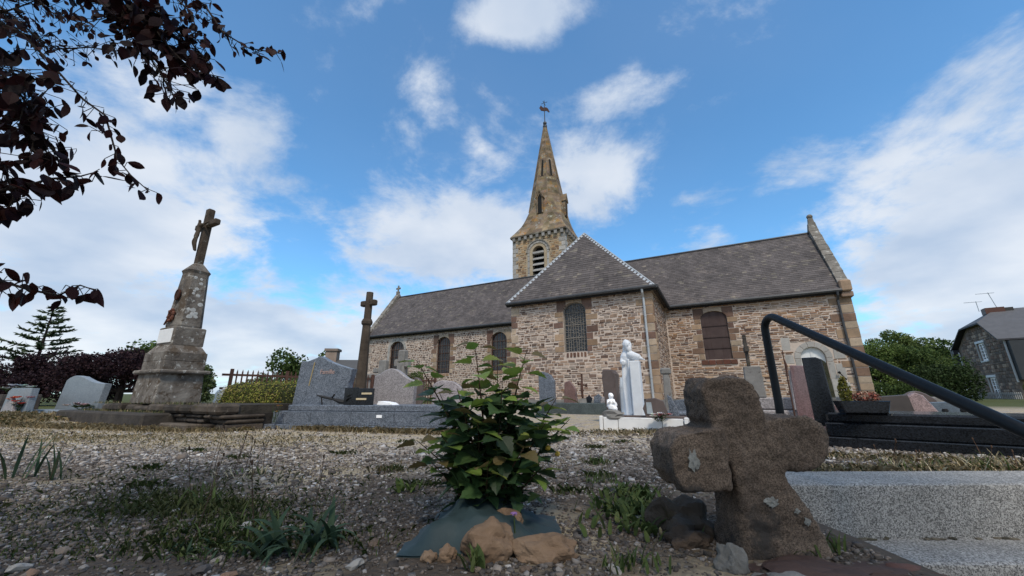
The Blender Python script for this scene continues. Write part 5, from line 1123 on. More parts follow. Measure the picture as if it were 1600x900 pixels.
def shrub():
    g = random.Random(12); t = thing('young_shrub', 'leafy young shrub with toothed green leaves planted in the gravel foreground', 'shrub', (-.1, 1.95, 0))
    tips = [(-.09, .0, .86), (-.36, -.02, .76), (.17, .0, .83), (.31, .03, .58), (-.26, .06, .60), (.05, -.1, .66), (-.15, -.12, .62), (.24, -.1, .46), (-.33, -.06, .38), (.02, .12, .78), (.36, .0, .47), (-.2, -.2, .42), (.14, -.2, .36), (.12, .1, .62), (-.05, -.18, .5), (-.24, -.16, .30), (.22, -.16, .28), (0, -.22, .30)]
    L = []; wood = (1, .8, .7)
    for i, tp in enumerate(tips):
        tp = Vector((tp[0] * 1.05, tp[1], tp[2] * .965)); base = Vector((g.uniform(-.04, .04), g.uniform(-.03, .03), 0)); mid = Vector((tp.x * .45, tp.y * .45, tp.z * .55)) + Vector((g.uniform(-.03, .03), g.uniform(-.03, .03), 0))
        pts = [((1 - q) ** 2) * base + 2 * q * (1 - q) * mid + q * q * tp for q in [i_ / 8 for i_ in range(9)]]
        b = MB(); b.tube(pts, [.009 - .0075 * s for s in np.linspace(0, 1, 9)], 5, (.5, .55, .3) if i % 3 else wood); b.build('stem', STEM, t)
        n = int(14 + tp.z * 20); ph = g.uniform(0, 6)
        for k in range(n):
            s = .16 + .84 * (k + .5) / n; q = s * 8; a = int(min(7, q)); p = pts[a].lerp(pts[a + 1], q - a); ph += 2.4
            top = s > .8; sz = g.uniform(.08, .12) * (1.05 - .45 * max(0, s - .75) * 4 * .6) * (.8 if p.z < .25 else 1)
            d = Vector((math.cos(ph), math.sin(ph), g.uniform(-.25, .45) if not top else g.uniform(-.1, .5))); pet = p + d.normalized() * sz * .35
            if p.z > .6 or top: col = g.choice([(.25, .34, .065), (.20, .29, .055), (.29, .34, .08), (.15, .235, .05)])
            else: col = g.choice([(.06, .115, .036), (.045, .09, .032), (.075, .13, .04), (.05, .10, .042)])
            if k >= n - 2 and i % 3 != 1: col = (.17, .13, .05)
            L.append((p, pet, d, sz, col))
    for k in range(150):      # fill of the dense heart
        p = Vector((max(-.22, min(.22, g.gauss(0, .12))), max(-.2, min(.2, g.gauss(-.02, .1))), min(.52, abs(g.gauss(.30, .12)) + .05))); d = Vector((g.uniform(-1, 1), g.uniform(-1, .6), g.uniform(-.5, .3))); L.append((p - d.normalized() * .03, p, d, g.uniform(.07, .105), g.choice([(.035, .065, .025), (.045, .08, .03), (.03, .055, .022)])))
    L.sort(key=lambda l: l[1].y - l[3])
    base = [MB() for _ in range(1)]; rest = MB(); variants = {}
    for i, (p, q, d, sz, col) in enumerate(L):
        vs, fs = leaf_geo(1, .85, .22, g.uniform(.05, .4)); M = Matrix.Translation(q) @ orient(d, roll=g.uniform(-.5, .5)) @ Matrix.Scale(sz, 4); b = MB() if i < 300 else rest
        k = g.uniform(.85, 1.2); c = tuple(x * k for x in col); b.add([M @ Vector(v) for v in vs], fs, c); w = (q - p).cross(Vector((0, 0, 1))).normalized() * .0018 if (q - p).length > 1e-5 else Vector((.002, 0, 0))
        b.add([p - w, p + w, q + w, q - w], [(0, 1, 2, 3)], (.1, .09, .04))
        if i < 300: b.build('leaf', LEAF, t, smooth=False)
    rest.build('inner_leaves', LEAF, t, kind='stuff')
    for x, y, z in ((.265, -.05, .33), (.31, -.02, .30)): b = MB(); b.rock((x, y, z), (.012, .012, .012), x, 1, .3, (.65, .42, .06)); b.build('yellow_flower', PAINT, t)
shrub()
b = MB()
for k in range(12): a = k * .52; b.add([(0, 0, 0), (.012 * math.cos(a), .012 * math.sin(a), .012), (.017 * math.cos(a + .25), .017 * math.sin(a + .25), .004 + .006 * (k % 2)), (.012 * math.cos(a + .5), .012 * math.sin(a + .5), .012)], [(0, 1, 2, 3)], (.30, .16, .38))
b.tube([(0, 0, 0), (.005, 0, -.09)], .0025, 4, (.06, .09, .03))
simple('purple_clover', 'single purple clover flower at the foot of the shrub', 'flower', b, PAINT, (.005, 1.66, .115))
# --- weeds
def tuft(name, label, loc, n, ln, wd, spread, lean, cols, seed=1, cat='weed', group=None, seg=4, stalk=None):
    g = random.Random(seed); b = MB()
    for i in range(n):
        a = g.uniform(0, 2 * math.pi); d = Vector((math.cos(a), math.sin(a), 0)); s = Vector((-d.y, d.x, 0)); p0 = Vector((g.gauss(0, spread[0]), g.gauss(0, spread[1]), 0)); l = ln * g.uniform(.55, 1.15); w = wd * g.uniform(.7, 1.2); le = lean * g.uniform(.4, 1.3); c = g.choice(cols); k = g.uniform(.8, 1.2); c = tuple(x * k for x in c); vs = []
        for q in range(seg + 1):
            t = q / seg; r = l * math.sin(min(1.5, le) * t) * (.4 + .6 * t); z = l * t * math.cos(le * t * .9); ww = w * math.sin(math.pi * min(1, .25 + t * .75)) if q < seg else .0004
            p = p0 + d * r + Vector((0, 0, max(.004, z))); vs += [p - s * ww + Vector((0, 0, .25 * ww)), p, p + s * ww + Vector((0, 0, .25 * ww))]
        fs = []
        for q in range(seg): o = q * 3; fs += [(o, o + 1, o + 4, o + 3), (o + 1, o + 2, o + 5, o + 4)]
        b.add(vs, fs, c)
    if stalk:
        for i in range(stalk[0]):
            x, y = g.gauss(0, spread[0]), g.gauss(0, spread[1]); h = stalk[1] * g.uniform(.6, 1.1); e = (x + g.uniform(-.2, .2) * h, y + g.uniform(-.1, .1), h); b.tube([(x, y, 0), ((x + e[0]) / 2 + g.uniform(-.01, .01), (y + e[1]) / 2, h * .55), e], [.0025, .002, .0015], 4, stalk[2]); b.rock(e, (.006, .006, .012), i, 1, .2, stalk[2])
            if g.random() < .7: b.tube([((x + e[0]) / 2, (y + e[1]) / 2, h * .5), (e[0] + g.uniform(-.12, .12) * h, e[1], h * .8)], .0015, 4, stalk[2])
    o = b.build(name, GRASS); o.location = (loc[0], loc[1], gz(loc[0], loc[1])); 
    if n >= 60: o['kind'] = 'stuff'
    return tag(o, label, cat, group)
GREEN = [(.07, .10, .028), (.095, .13, .038), (.055, .085, .025), (.12, .145, .05)]; BLUEG = [(.05, .085, .05), (.06, .1, .055), (.04, .07, .035)]; DRY = [(.55, .46, .29), (.62, .53, .35), (.42, .33, .19)]
BR_ = (.07, .045, .03)
tuft('rosette_weed', 'bright green rosette weed left of the shrub in the gravel', (-.66, 2.6), 16, .10, .012, (.04, .03), 1.1, [(.09, .13, .03), (.11, .15, .04)], 1)
tuft('broad_blade_weed', 'large rosette of long dark broad blades in the foreground centre left', (-.76, 1.72), 22, .17, .013, (.05, .03), 1.35, BLUEG, 2, seg=6)
tuft('long_blade_weed', 'flattened clump of long blue green blades at the bottom left of centre', (-.86, 1.63), 16, .2, .013, (.06, .03), 1.5, BLUEG, 3, seg=6)
tuft('grass_clump', 'tufted green grass clump left of the broad bladed rosette', (-1.25, 1.9), 60, .085, .0035, (.14, .06), 1.0, GREEN, 4, stalk=(2, .3, BR_))
tuft('spreading_weed', 'dark leafy weed patch near the bottom left corner of the gravel', (-1.1, 1.66), 60, .055, .006, (.12, .05), 1.3, GREEN + BLUEG, 5)
tuft('blade_weed', 'upright weed with long pale green blades on the left gravel', (-1.7, 2.33), 16, .15, .006, (.05, .04), .8, GREEN, 6, stalk=(2, .28, BR_))
for i, (x, y, lab, n) in enumerate(((-1.75, 2.2, 'low moss and grass patch in the shaded left gravel', 420), (-2.05, 2.5, 'mossy grass patch behind the long bladed weed', 300), (.62, 2.1, 'green leafy weed patch left of the old stone cross', 160), (.68, 2.42, 'small green weed patch behind the leafy patch near the cross', 90), (.54, 1.86, 'low dark weed patch in front of the leafy patch near the cross', 70))):
    tuft('weed_patch', lab, (x, y), n, .055 if i < 2 else .085, .005 if i < 2 else .011, (.22, .09) if i < 2 else (.10, .07), 1.0, [(.055, .06, .018), (.07, .075, .025), (.045, .055, .018)] if i < 2 else GREEN, 20 + i)
tuft('iris_clump', 'tall upright sword leaved clump at the left edge with dark stalks', (-3.5, 2.95), 7, .33, .010, (.06, .05), .5, BLUEG, 8, stalk=(2, .36, BR_), cat='plant')
tuft('iris_shoot', 'second sword leaved clump behind the one at the left edge', (-3.2, 2.9), 6, .27, .009, (.05, .04), .5, BLUEG, 9, stalk=(1, .3, BR_), cat='plant')
tuft('dry_stalks', 'dry brown forked seed stalks on the left gravel', (-2.1, 3.05), 14, .08, .004, (.08, .06), 1.1, DRY, 10, stalk=(5, .33, BR_))
tuft('dry_stalk_clump', 'dry seed stalks with a green tuft right of the forked stalks', (-1.93, 3.15), 24, .08, .006, (.06, .05), 1.1, GREEN + DRY, 11, stalk=(4, .3, BR_))
tuft('thin_stalk', 'single thin dry stalk standing above the broad bladed rosette', (-1.08, 2.27), 6, .06, .003, (.03, .02), 1.0, GREEN, 12, stalk=(1, .24, BR_))
tuft('dry_tuft', 'reddish dry tuft in the middle gravel left of the shrub', (-.95, 3.2), 50, .09, .004, (.09, .05), 1.1, [(.10, .075, .035), (.07, .085, .03)], 13)
for i, (x, y, lab) in enumerate(((.72, 3.42, 'small green tuft in the gravel right of the shrub'), (.58, 2.75, 'green tuft beside thin grass stems right of the shrub'), (.87, 1.75, 'little grass tuft against the left foot of the cross'), (1.14, 1.60, 'green moss tuft on the right foot of the cross'), (.40, 1.47, 'grass blades at the bottom edge left of the cross'))):
    tuft('grass_tuft', lab, (x, y), 34, .075, .005, (.05, .03), .9, GREEN, 30 + i, stalk=(2, .13, (.2, .17, .1)) if i in (1, 4) else None)
tuft('leafy_sprig', 'small leafy green sprig at the bottom edge in front of the ochre rocks', (-.13, 1.47), 20, .075, .011, (.012, .01), .6, GREEN, 36)
for i, (x, y, n, h) in enumerate(((3.2, 3.25, 40, .10), (3.75, 3.2, 70, .16), (3.05, 3.35, 30, .08), (2.4, 3.3, 30, .07))):
    tuft('dry_grass', ('dry grass behind the steps below the black tomb', 'tall tan dry grass at the right edge behind the steps', 'small weeds with red stalks behind the steps', 'low green grass behind the left end of the steps')[i], (x, y), n, h, .005, (.16, .05), .9, DRY + GREEN[:2], 40 + i, stalk=(3, .22, (.14, .08, .05)))
# dry grass and low green along the foot of the tombs: nobody could count these blades
def grass_stuff(name, label, patches, cols, seed):
    g = np.random.default_rng(seed); Vs = []; Cs = []
    for cx, cy, sx, sy, n, h in patches:
        x, y = g.normal(cx, sx, n), g.normal(cy, sy, n); z = np.array([gz(a, b_) for a, b_ in zip(x, y)]); a = g.uniform(0, 2 * np.pi, n); l = h * g.uniform(.4, 1.3, n); w = .0018 * (1 + h * 4)
        dx, dy = np.cos(a), np.sin(a); le = g.uniform(.2, 1.1, n)
        p = np.stack([x, y, z], 1); s = np.stack([-dy, dx, 0 * dx], 1) * w; m1 = p + np.stack([dx * le * l * .35, dy * le * l * .35, l * .6], 1); e = p + np.stack([dx * le * l, dy * le * l, l * (1 - .35 * le)], 1)
        Vs.append(np.stack([p - s, p + s, m1 + s * .7, e, m1 - s * .7], 1)); Cs.append(np.array(cols)[g.integers(0, len(cols), n)] * g.uniform(.7, 1.3, n)[:, None])
    V = np.concatenate(Vs); C = np.concatenate(Cs); n = len(V); o = npmesh(name, V.reshape(-1, 3), np.arange(n * 5).reshape(n, 5), GRASS, C, kind='stuff'); o['label'] = label; o['category'] = 'grass'
GP = [(-3.2 + i * .5, 6.72 - i * .14, .3, .07, 420, .10) for i in range(6)] + [(-5.0 - i * .7, 6.6 + i * .12, .4, .12, 420, .09) for i in range(9)] + [(-10 - i * .6, 8.2 + i * .4, .4, .25, 300, .12) for i in range(5)] + [(-2.5 - i * .8, 5.2 + .12 * i, .6, .5, 900, .035) for i in range(9)] + [(1.6 + .5 * i, 6.2 - .1 * i, .5, .25, 350, .06) for i in range(4)] + [(3.0 + i * .3, 3.9 - i * .16, .25, .12, 250, .05) for i in range(7)] + [(2.2 + i * .45, 3.22, .2, .05, 160, .06) for i in range(6)]
grass_stuff('dry_ground_grass', 'sparse straw coloured dry grass over the sunny gravel and tomb feet', GP, DRY + [(.24, .19, .10)], 50)
grass_stuff('green_ground_grass', 'low green grass and weeds along the foot of the tombs', [(p[0] + .1, p[1] + .05, p[2], p[3], p[4] // 4, p[5] * .8) for p in GP[:12]] + [(p[0], p[1], p[2], p[3], p[4] // 5, p[5]) for p in GP[12:]] + [(-2.2, 2.9, .7, .4, 700, .035), (-1.3, 2.3, .5, .3, 600, .03), (-1.7, 2.3, .3, .09, 1500, .026), (-1.3, 2.0, .22, .08, 800, .026), (-2.3, 2.1, .5, .2, 900, .022), (-1.9, 1.7, .4, .12, 700, .02), (-1.1, 1.75, .25, .08, 900, .035), (.2, 3.6, .6, .5, 300, .03)] + [(a, b_, .07, .04, 90, .045) for a, b_ in ((-.95, 3.3), (-.6, 2.75), (.7, 3.5), (.6, 2.95), (-1.7, 4.1), (-2.6, 3.9), (-.3, 4.6), (.9, 4.4), (-3.4, 4.4), (-1.3, 5.0), (1.3, 4.9), (-2.9, 3.3), (.35, 2.5), (-2.4, 2.7))], GREEN + [(.12, .13, .05)], 51)
def platform_moss():
    gg = np.random.default_rng(77); n = 1500; u_ = gg.uniform(-12.8, -7.2, n); lo = gg.random(n) < .6; v_ = np.where(lo, gg.normal(3.42, .05, n), gg.normal(3.62, .1, n)); z = np.where(lo, .27, .415); ok = ~(lo & (u_ > -8.9)); u_, v_, z = u_[ok], v_[ok], z[ok]; n = len(u_)
    p = np.stack([u_ * CU.x + v_ * CV.x, u_ * CU.y + v_ * CV.y, z], 1); a = gg.uniform(0, 6.28, n); l = .05 * gg.uniform(.4, 1.4, n); s = np.stack([-np.sin(a), np.cos(a), 0 * a], 1) * .005; e = p + np.stack([np.cos(a) * l * .6, np.sin(a) * l * .6, l], 1)
    V = np.stack([p - s, p + s, e], 1).reshape(-1, 3); c = np.array(DRY[2:] + GREEN[2:] + [(.14, .11, .05)])[gg.integers(0, 4, n)] * gg.uniform(.5, 1.1, n)[:, None]
    o = npmesh('platform_moss', V, np.arange(n * 3).reshape(n, 3), GRASS, c, kind='stuff'); tag(o, 'brown moss and dry grass growing on the stone platform ledges', 'moss')
platform_moss()
# --- gravel: real stones, thinning with distance
def gravel():
    g = np.random.default_rng(9); P = []; S = []; near = []
    for y0, y1, dens, sz in ((1.30, 1.8, 5600, .0062), (1.8, 2.6, 5000, .0065), (2.6, 3.6, 3300, .0078), (3.6, 5.0, 1500, .0102), (5.0, 6.6, 420, .013)):
        hw = 1.6 * y1 + .3; n = int(dens * (y1 - y0) * 2 * hw); x = g.uniform(-hw, hw, n); y = g.uniform(y0, y1, n)
        ok = np.abs(x) < 1.55 * y + .35; ok &= ~((x > 1.34) & (y < 3.1) & (x < 6)); ok &= ~((np.abs(x + .12) < .22) & (np.abs(y - 1.82) < .12)); bare = np.clip((y - 3.9 - .25 * np.sin(x * 2.1)) / 1.0, 0, 1) * np.where(x < -1.0, .85, .35); ok &= g.random(n) > bare; soil = np.array([mnoise.noise(Vector((a * 1.9, b_ * 1.9, 7))) for a, b_ in zip(x, y)]); ok &= ~((soil > .12) & (g.random(n) < .72) & (y < 3.4)); x, y = x[ok], y[ok]; n = len(x)
        s = sz * g.lognormal(0, .42, n); P.append(np.stack([x, y, np.array([gz(a, b_) for a, b_ in zip(x, y)])], 1)); S.append(s)
    P = np.concatenate(P); S = np.concatenate(S); n = len(P)
    base = np.array([(-1, -1, -1), (1, -1, -1), (1, 1, -1), (-1, 1, -1), (-1, -1, 1), (1, -1, 1), (1, 1, 1), (-1, 1, 1)], float) * .62
    V = base[None] * (1 + g.uniform(-.42, .42, (n, 8, 3))); V *= np.stack([g.uniform(.8, 1.5, n), g.uniform(.6, 1.1, n), g.uniform(.4, .8, n)], 1)[:, None, :] * S[:, None, None]
    a = g.uniform(0, 6.283, n); t = g.normal(0, .45, n); ca, sa, ct, st_ = np.cos(a), np.sin(a), np.cos(t), np.sin(t); Z = np.zeros(n); O = np.ones(n)
    M = np.stack([ca, -sa * ct, sa * st_, sa, ca * ct, -ca * st_, Z, st_, ct], 1).reshape(n, 3, 3)
    V = np.einsum('nij,nkj->nki', M, V) + P[:, None, :]; V[:, :, 2] += (S * .22)[:, None]
    q = np.array([(3, 2, 1, 0), (4, 5, 6, 7), (0, 1, 5, 4), (1, 2, 6, 5), (2, 3, 7, 6), (3, 0, 4, 7)]); F = (np.arange(n)[:, None, None] * 8 + q[None]).reshape(-1, 4)
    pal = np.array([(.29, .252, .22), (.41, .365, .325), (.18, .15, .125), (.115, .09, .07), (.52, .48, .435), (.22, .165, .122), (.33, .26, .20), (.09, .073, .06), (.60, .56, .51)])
    w = np.array([.18, .16, .15, .12, .08, .12, .09, .07, .03]); near_shade_w = np.array([.07, .035, .18, .25, .015, .18, .03, .24, .0]); k = np.clip((P[:, 1] - 2.2) / 2.2, 0, 1)  # darker mix near the camera puts part of the foreground shade into the stones
    ia = g.choice(9, n, p=w / w.sum()); ib = g.choice(9, n, p=near_shade_w / near_shade_w.sum()); c = (.72 * pal + .28 * pal.mean(1)[:, None])[np.where(g.random(n) < k, ia, ib)] * g.uniform(.8, 1.2, n)[:, None]
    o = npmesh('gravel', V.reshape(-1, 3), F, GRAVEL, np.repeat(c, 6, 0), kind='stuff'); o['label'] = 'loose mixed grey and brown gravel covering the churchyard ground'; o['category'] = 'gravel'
gravel()
# larger loose stones, each its own
g = random.Random(31); protos = []
for i in range(8): b = MB(); b.rock((0, 0, 0), (1, .75, .5), i + 40, 2, .3, (1, 1, 1), 1.4); protos.append(b)
cols = [(.17, .12, .085), (.24, .19, .15), (.32, .28, .24), (.12, .105, .095), (.30, .185, .12), (.40, .37, .33)]
pm = {}
for i in range(46):
    y = g.uniform(1.38, 1.75) if i < 34 else g.uniform(1.75, 2.5); x = g.uniform(-1.5 * y, .55); s = g.uniform(.012, .03) * (1.2 if y < 1.6 else 1)
    if -.45 < x < .25 and y > 1.52: continue
    k = (i % 8, i % 6)
    if k not in pm: b = MB(); c = cols[k[1]]; b.add(protos[k[0]].v, protos[k[0]].f, c); o = b.build('loose_stone', GRAVEL); pm[k] = o
    else: o = pm[k].copy(); COL.objects.link(o)
    o.location = (x, y, gz(x, y) + s * .3); o.scale = (s, s, s); o.rotation_euler = (g.uniform(-.3, .3), g.uniform(-.3, .3), g.uniform(0, 6)); tag(o, 'loose broken stone lying among the shaded foreground gravel', 'stone', 'loose stones in the foreground gravel')
# ---------------------------------------------------------------- the purple leaved plum over the camera
BR = [
 [(-2.33,1.35,2.70),(-1.96,1.35,2.40),(-1.68,1.35,2.24),(-1.52,1.35,2.06),(-1.41,1.35,1.95),(-1.26,1.35,1.91)],
 [(-1.97,1.50,2.84),(-1.59,1.50,2.52),(-1.46,1.50,2.34),(-1.31,1.50,2.24),(-1.12,1.50,2.20)],
 [(-2.76,1.45,2.46),(-2.41,1.45,2.29),(-2.23,1.45,2.13),(-1.98,1.45,1.89),(-1.85,1.45,1.80),(-1.73,1.45,1.57),(-1.65,1.45,1.49),(-1.55,1.45,1.41)],
 [(-2.50,1.35,2.13),(-2.17,1.35,1.88),(-2.00,1.35,1.69),(-1.97,1.35,1.50)],
 [(-2.48,1.40,1.76),(-2.24,1.40,1.73),(-2.04,1.40,1.64),(-1.92,1.40,1.56)],
 [(-2.05,1.25,1.22),(-1.89,1.25,1.30),(-1.80,1.25,1.32),(-1.72,1.25,1.35),(-1.61,1.25,1.36),(-1.55,1.25,1.38)],
 [(-2.12,1.40,1.00),(-1.98,1.40,1.00),(-1.84,1.40,.96),(-1.73,1.40,.94),(-1.66,1.40,.98),(-1.60,1.40,.96)],
 [(-3.74,2.10,3.61),(-3.32,2.10,3.24),(-3.11,2.10,3.15),(-2.96,2.10,3.10)],
 [(-3.03,1.60,2.79),(-2.74,1.60,2.58),(-2.54,1.60,2.42),(-2.42,1.60,2.35),(-2.25,1.60,2.36),(-2.05,1.60,2.33)],
 [(-2.18,1.35,2.61),(-1.86,1.35,2.36),(-1.70,1.35,2.13),(-1.57,1.35,1.97),(-1.45,1.35,1.81)],
 [(-2.32,1.30,1.87),(-2.17,1.30,1.97),(-2.02,1.30,1.77),(-1.99,1.30,1.61)],
 [(-2.10,1.40,2.69),(-1.83,1.40,2.39),(-1.68,1.40,2.29),(-1.53,1.40,2.19),(-1.38,1.40,2.04)],
 [(-2.20,1.30,1.49),(-1.99,1.30,1.44),(-1.90,1.30,1.30),(-1.91,1.30,1.23)],
 [(-2.16,1.50,2.88),(-1.78,1.50,2.60),(-1.65,1.50,2.47),(-1.59,1.50,2.34)],
 [(-2.78,1.45,2.50),(-2.55,1.45,2.41),(-2.47,1.45,2.45),(-2.36,1.45,2.52)],
 [(-2.40,1.35,2.70),(-2.08,1.35,2.48),(-1.84,1.35,2.40),(-1.63,1.35,2.28),(-1.51,1.35,2.17)]]
DENS = [16, 20, 11, 26, 26, 20, 15, 26, 26, 34, 30, 34, 24, 20, 26, 34]
LSZ = [k * 1.0 for k in (.075, .05, .062, .07, .07, .085, .068, .05, .045, .065, .075, .065, .07, .05, .05, .07)]
def plum():
    g = random.Random(17); t = thing('purple_plum_tree', 'dark purple leaved plum tree whose branches hang into the upper left', 'tree', (-3.1, -.6, 0))
    O = Vector((-3.1, -.6, 0)); loc = lambda p: Vector(p) - O
    b = MB(); b.tube([(0, 0, -.2), (.02, .05, .7), (.05, .1, 1.4), (.0, .15, 2.1)], [.19, .15, .13, .12], 10); b.tube([(0, .15, 2.0), (.5, -.5, 3.0), (1.4, -1.2, 4.2)], [.1, .07, .03], 8); b.tube([(0, .15, 2.0), (-.6, .3, 3.0), (-1.2, .4, 4.2)], [.1, .06, .03], 8); b.tube([(0, .15, 1.9), (.15, .9, 2.6), (.45, 1.6, 3.2), (.9, 1.9, 3.3)], [.09, .06, .035, .02], 8); b.tube([(0, .15, 2.0), (1.0, -.3, 3.2), (2.6, -1.0, 4.2)], [.09, .06, .03], 8); b.build('trunk', BARK, t)
    hub = [Vector((-2.95, .35, 2.6)), Vector((-2.65, .9, 3.2)), Vector((-3.05, .2, 1.8))]
    leaves = []; PC = [(.040, .013, .016), (.055, .018, .018), (.028, .010, .013), (.075, .022, .018), (.022, .010, .012)]
    for i, br in enumerate(BR):
        P = [Vector(p) for p in br]; h = hub[1] if P[0].z > 2.4 else (hub[0] if P[0].z > 1.6 else hub[2]); st = [h, h.lerp(P[0], .5) + Vector((0, 0, .06))] + P
        b = MB(); n = len(st); b.tube([loc(p) for p in st], [.010 - .008 * (k / (n - 1)) ** .7 for k in range(n)], 6); b.build('branch', BARK, t)
        tot = sum((q - p).length for p, q in zip(P, P[1:])); n = int(tot * DENS[i] * 4.6)
        for k in range(n + 3):
            s = (k + g.random()) / (n + 3); d_ = s * tot; j = 0
            while j < len(P) - 2 and d_ > (P[j + 1] - P[j]).length: d_ -= (P[j + 1] - P[j]).length; j += 1
            seg = (P[j + 1] - P[j]); p = P[j] + seg.normalized() * min(d_, seg.length); tw = Vector((g.gauss(0, .045), g.gauss(0, .05), g.gauss(-.01, .04))) * (1.5 if DENS[i] > 24 else .8) * (1.1 - .6 * s)
            q = p + tw; d = seg.normalized() * g.uniform(.1, .9) + Vector((g.uniform(-.8, .8), g.uniform(-.8, .8), g.uniform(-1.2, .15)))
            leaves.append((p, q, d, LSZ[i] * g.uniform(.6, 1.15), g.choice(PC)))
    leaves.sort(key=lambda l: -l[3])
    rest = MB(); tw_ = MB()
    for i, (p, q, d, sz, col) in enumerate(leaves):
        vs, fs = leaf_geo(1, g.uniform(.48, .72), g.uniform(-.1, .3), g.uniform(.0, .4), False); M = Matrix.Translation(loc(q)) @ orient(d, roll=g.uniform(-1.3, 1.3)) @ Matrix.Scale(sz, 4); b = MB() if i < 300 else rest; b.add([M @ Vector(v) for v in vs], fs, col)
        if i < 300: b.build('leaf', PLUM, t)
        tw_.tube([loc(p), loc(q)], .0016, 4)
    tw_.build('twigs', BARK, t); rest.build('small_leaves', PLUM, t, kind='stuff')
    # the crown overhead and behind, outside the picture: it shades the foreground
    gg = np.random.default_rng(5); ell = []
    for i in range(170):
        x, y, z = g.uniform(-6.0, 4.6), g.uniform(-5.0, 1.2), g.uniform(2.6, 5.8); e = ((x + .7) / 5.2) ** 2 + ((y + 1.9) / 2.8) ** 2 + ((z - 4.1) / 1.8) ** 2
        if e > 1: continue
        r = g.uniform(.55, .9)
        if y + r > .66 * (z - r - EYE) - .35: continue
        ell.append(((x - O.x, y - O.y, z), (r, r, r * .75), r ** 2))
    V, F, c = leafcloud(15000, ell, .105, [(.045, .016, .018), (.06, .02, .02), (.032, .012, .015)], 6); npmesh('crown', V, F, PLUM, c, t, kind='stuff')
plum()
# ---------------------------------------------------------------- trees and hedges beyond the wall
def bush_tree(name, label, loc, ells, n, size, cols, trunk=None, cat='tree', seed=1, group=None):
    t = thing(name, label, cat, loc, 0, group); V, F, c = leafcloud(n, ells, size, cols, seed); npmesh('crown', V, F, FOL, c, t)
    g = random.Random(seed); b = MB(); h = trunk or max(e[0][2] for e in ells) * .8
    b.tube([(0, 0, -.1), (.05, 0, h * .5), (0, 0, h)], [.16, .11, .03], 7)
    for e in ells[:8]: b.tube([(0, 0, h * .35), tuple(Vector(e[0]) * .6 + Vector((0, 0, h * .15))), e[0]], [.06, .04, .01], 5)
    b.build('trunk', BARK, t); return t
def blob(g, n, rx, ry, z0, z1, r0, r1):
    return [((g.gauss(0, rx * .5), g.gauss(0, ry * .5), g.uniform(z0, z1)), (lambda q: (q, q, q * .8))(g.uniform(r0, r1)), 1) for _ in range(n)]
g = random.Random(5); PUR = [(.024, .012, .017), (.036, .017, .021), (.018, .010, .014), (.045, .024, .025)]
for i, (x, y, rx, z1, lab) in enumerate(((-21.5, 17.5, 3.0, 2.4, 'wide dark purple leaved shrub at the far left behind the graves'), (-17.2, 17.2, 2.2, 2.7, 'taller dark purple leaved shrub just left of the calvary monument'), (-26, 16.5, 3.0, 2.3, 'dark purple shrub cut by the left edge of the view'))):
    bush_tree('purple_shrub', lab, (x, y, .15), blob(g, 26, rx, 1.2, .5, z1 - .5, .5, .95), 20000, .11, PUR, cat='shrub', seed=60 + i)
ft = thing('fir_tree', 'open branched young fir tree behind the purple shrubs at the far left', 'tree', (-27.2, 22, .2)); b = MB(); b.tube([(0, 0, 0), (0, 0, 5.6)], [.13, .02], 7); b.build('trunk', BARK, ft); nb = MB(); gg = random.Random(3); ndl = MB()
for k in range(46):
    z = .9 + 4.6 * (k / 46) ** .9; a = k * 2.4; l = (5.7 - z) * .52 * gg.uniform(.75, 1.1) + .15; d = Vector((math.cos(a), math.sin(a), .22)); e = Vector((0, 0, z)) + d * l; m_ = Vector((0, 0, z)) + d * l * .5 + Vector((0, 0, -.04 * l)); nb.tube([(0, 0, z), m_, e], [.03, .02, .008], 4)
    for j in range(int(85 * l) + 14):
        s = gg.uniform(.2, 1.0); p = (Vector((0, 0, z)).lerp(m_, s * 2) if s < .5 else m_.lerp(e, s * 2 - 1)); dd2 = (d + Vector((gg.uniform(-.9, .9), gg.uniform(-.9, .9), gg.uniform(-.5, .25)))).normalized() * gg.uniform(.16, .40) * (1.2 - .5 * s); w = dd2.cross(Vector((gg.random(), gg.random(), 1))).normalized() * .04; c = gg.choice([(.10, .14, .075), (.13, .17, .08), (.08, .115, .065)]); ndl.add([p - w, p + dd2 * .5 - w * 1.2, p + dd2, p + dd2 * .5 + w * 1.2, p + w], [(0, 1, 2, 3, 4)], c)
nb.build('branches', BARK, ft); ndl.build('crown', FOL, ft)
GR1 = [(.08, .115, .04), (.11, .145, .05), (.06, .09, .03), (.14, .165, .065)]
for i, (x, y, rx, z1, lab) in enumerate(((-10.2, 17.5, 1.7, 1.55, 'light green bush right behind the monument base'), (-8.3, 18.5, 1.6, 1.75, 'bushy green shrub with twiggy top behind the iron fence'), (-13.7, 17, .45, 2.2, 'thin dark shrub peeping past the right side of the monument'), (-6.5, 24, 1.4, 2.2, 'distant green bush left of the church wall'), (-13.8, 22, 2.0, 1.9, 'green shrubs low behind the monument plinth'))):
    bush_tree('green_bush', lab, (x, y, .15), blob(g, 20, rx, .7, .3, z1 - .55, .22, .48), 5000, .10, GR1, cat='shrub', seed=70 + i)
GR2 = [(.05, .085, .022), (.075, .115, .03), (.035, .06, .018), (.10, .14, .04)]
bush_tree('round_tree', 'large rounded dark green tree between the church and the house', (24.6, 24.0, .2), blob(g, 46, 1.9, 1.3, .5, 2.85, .4, .8), 20000, .14, GR2, seed=80)
bush_tree('light_tree', 'loose leaved light green tree right behind the church corner', (21.8, 23.0, .2), blob(g, 26, 2.0, 1.2, .5, 3.1, .4, .75), 9000, .13, [(.11, .165, .04), (.14, .19, .055), (.08, .12, .03)], seed=81)
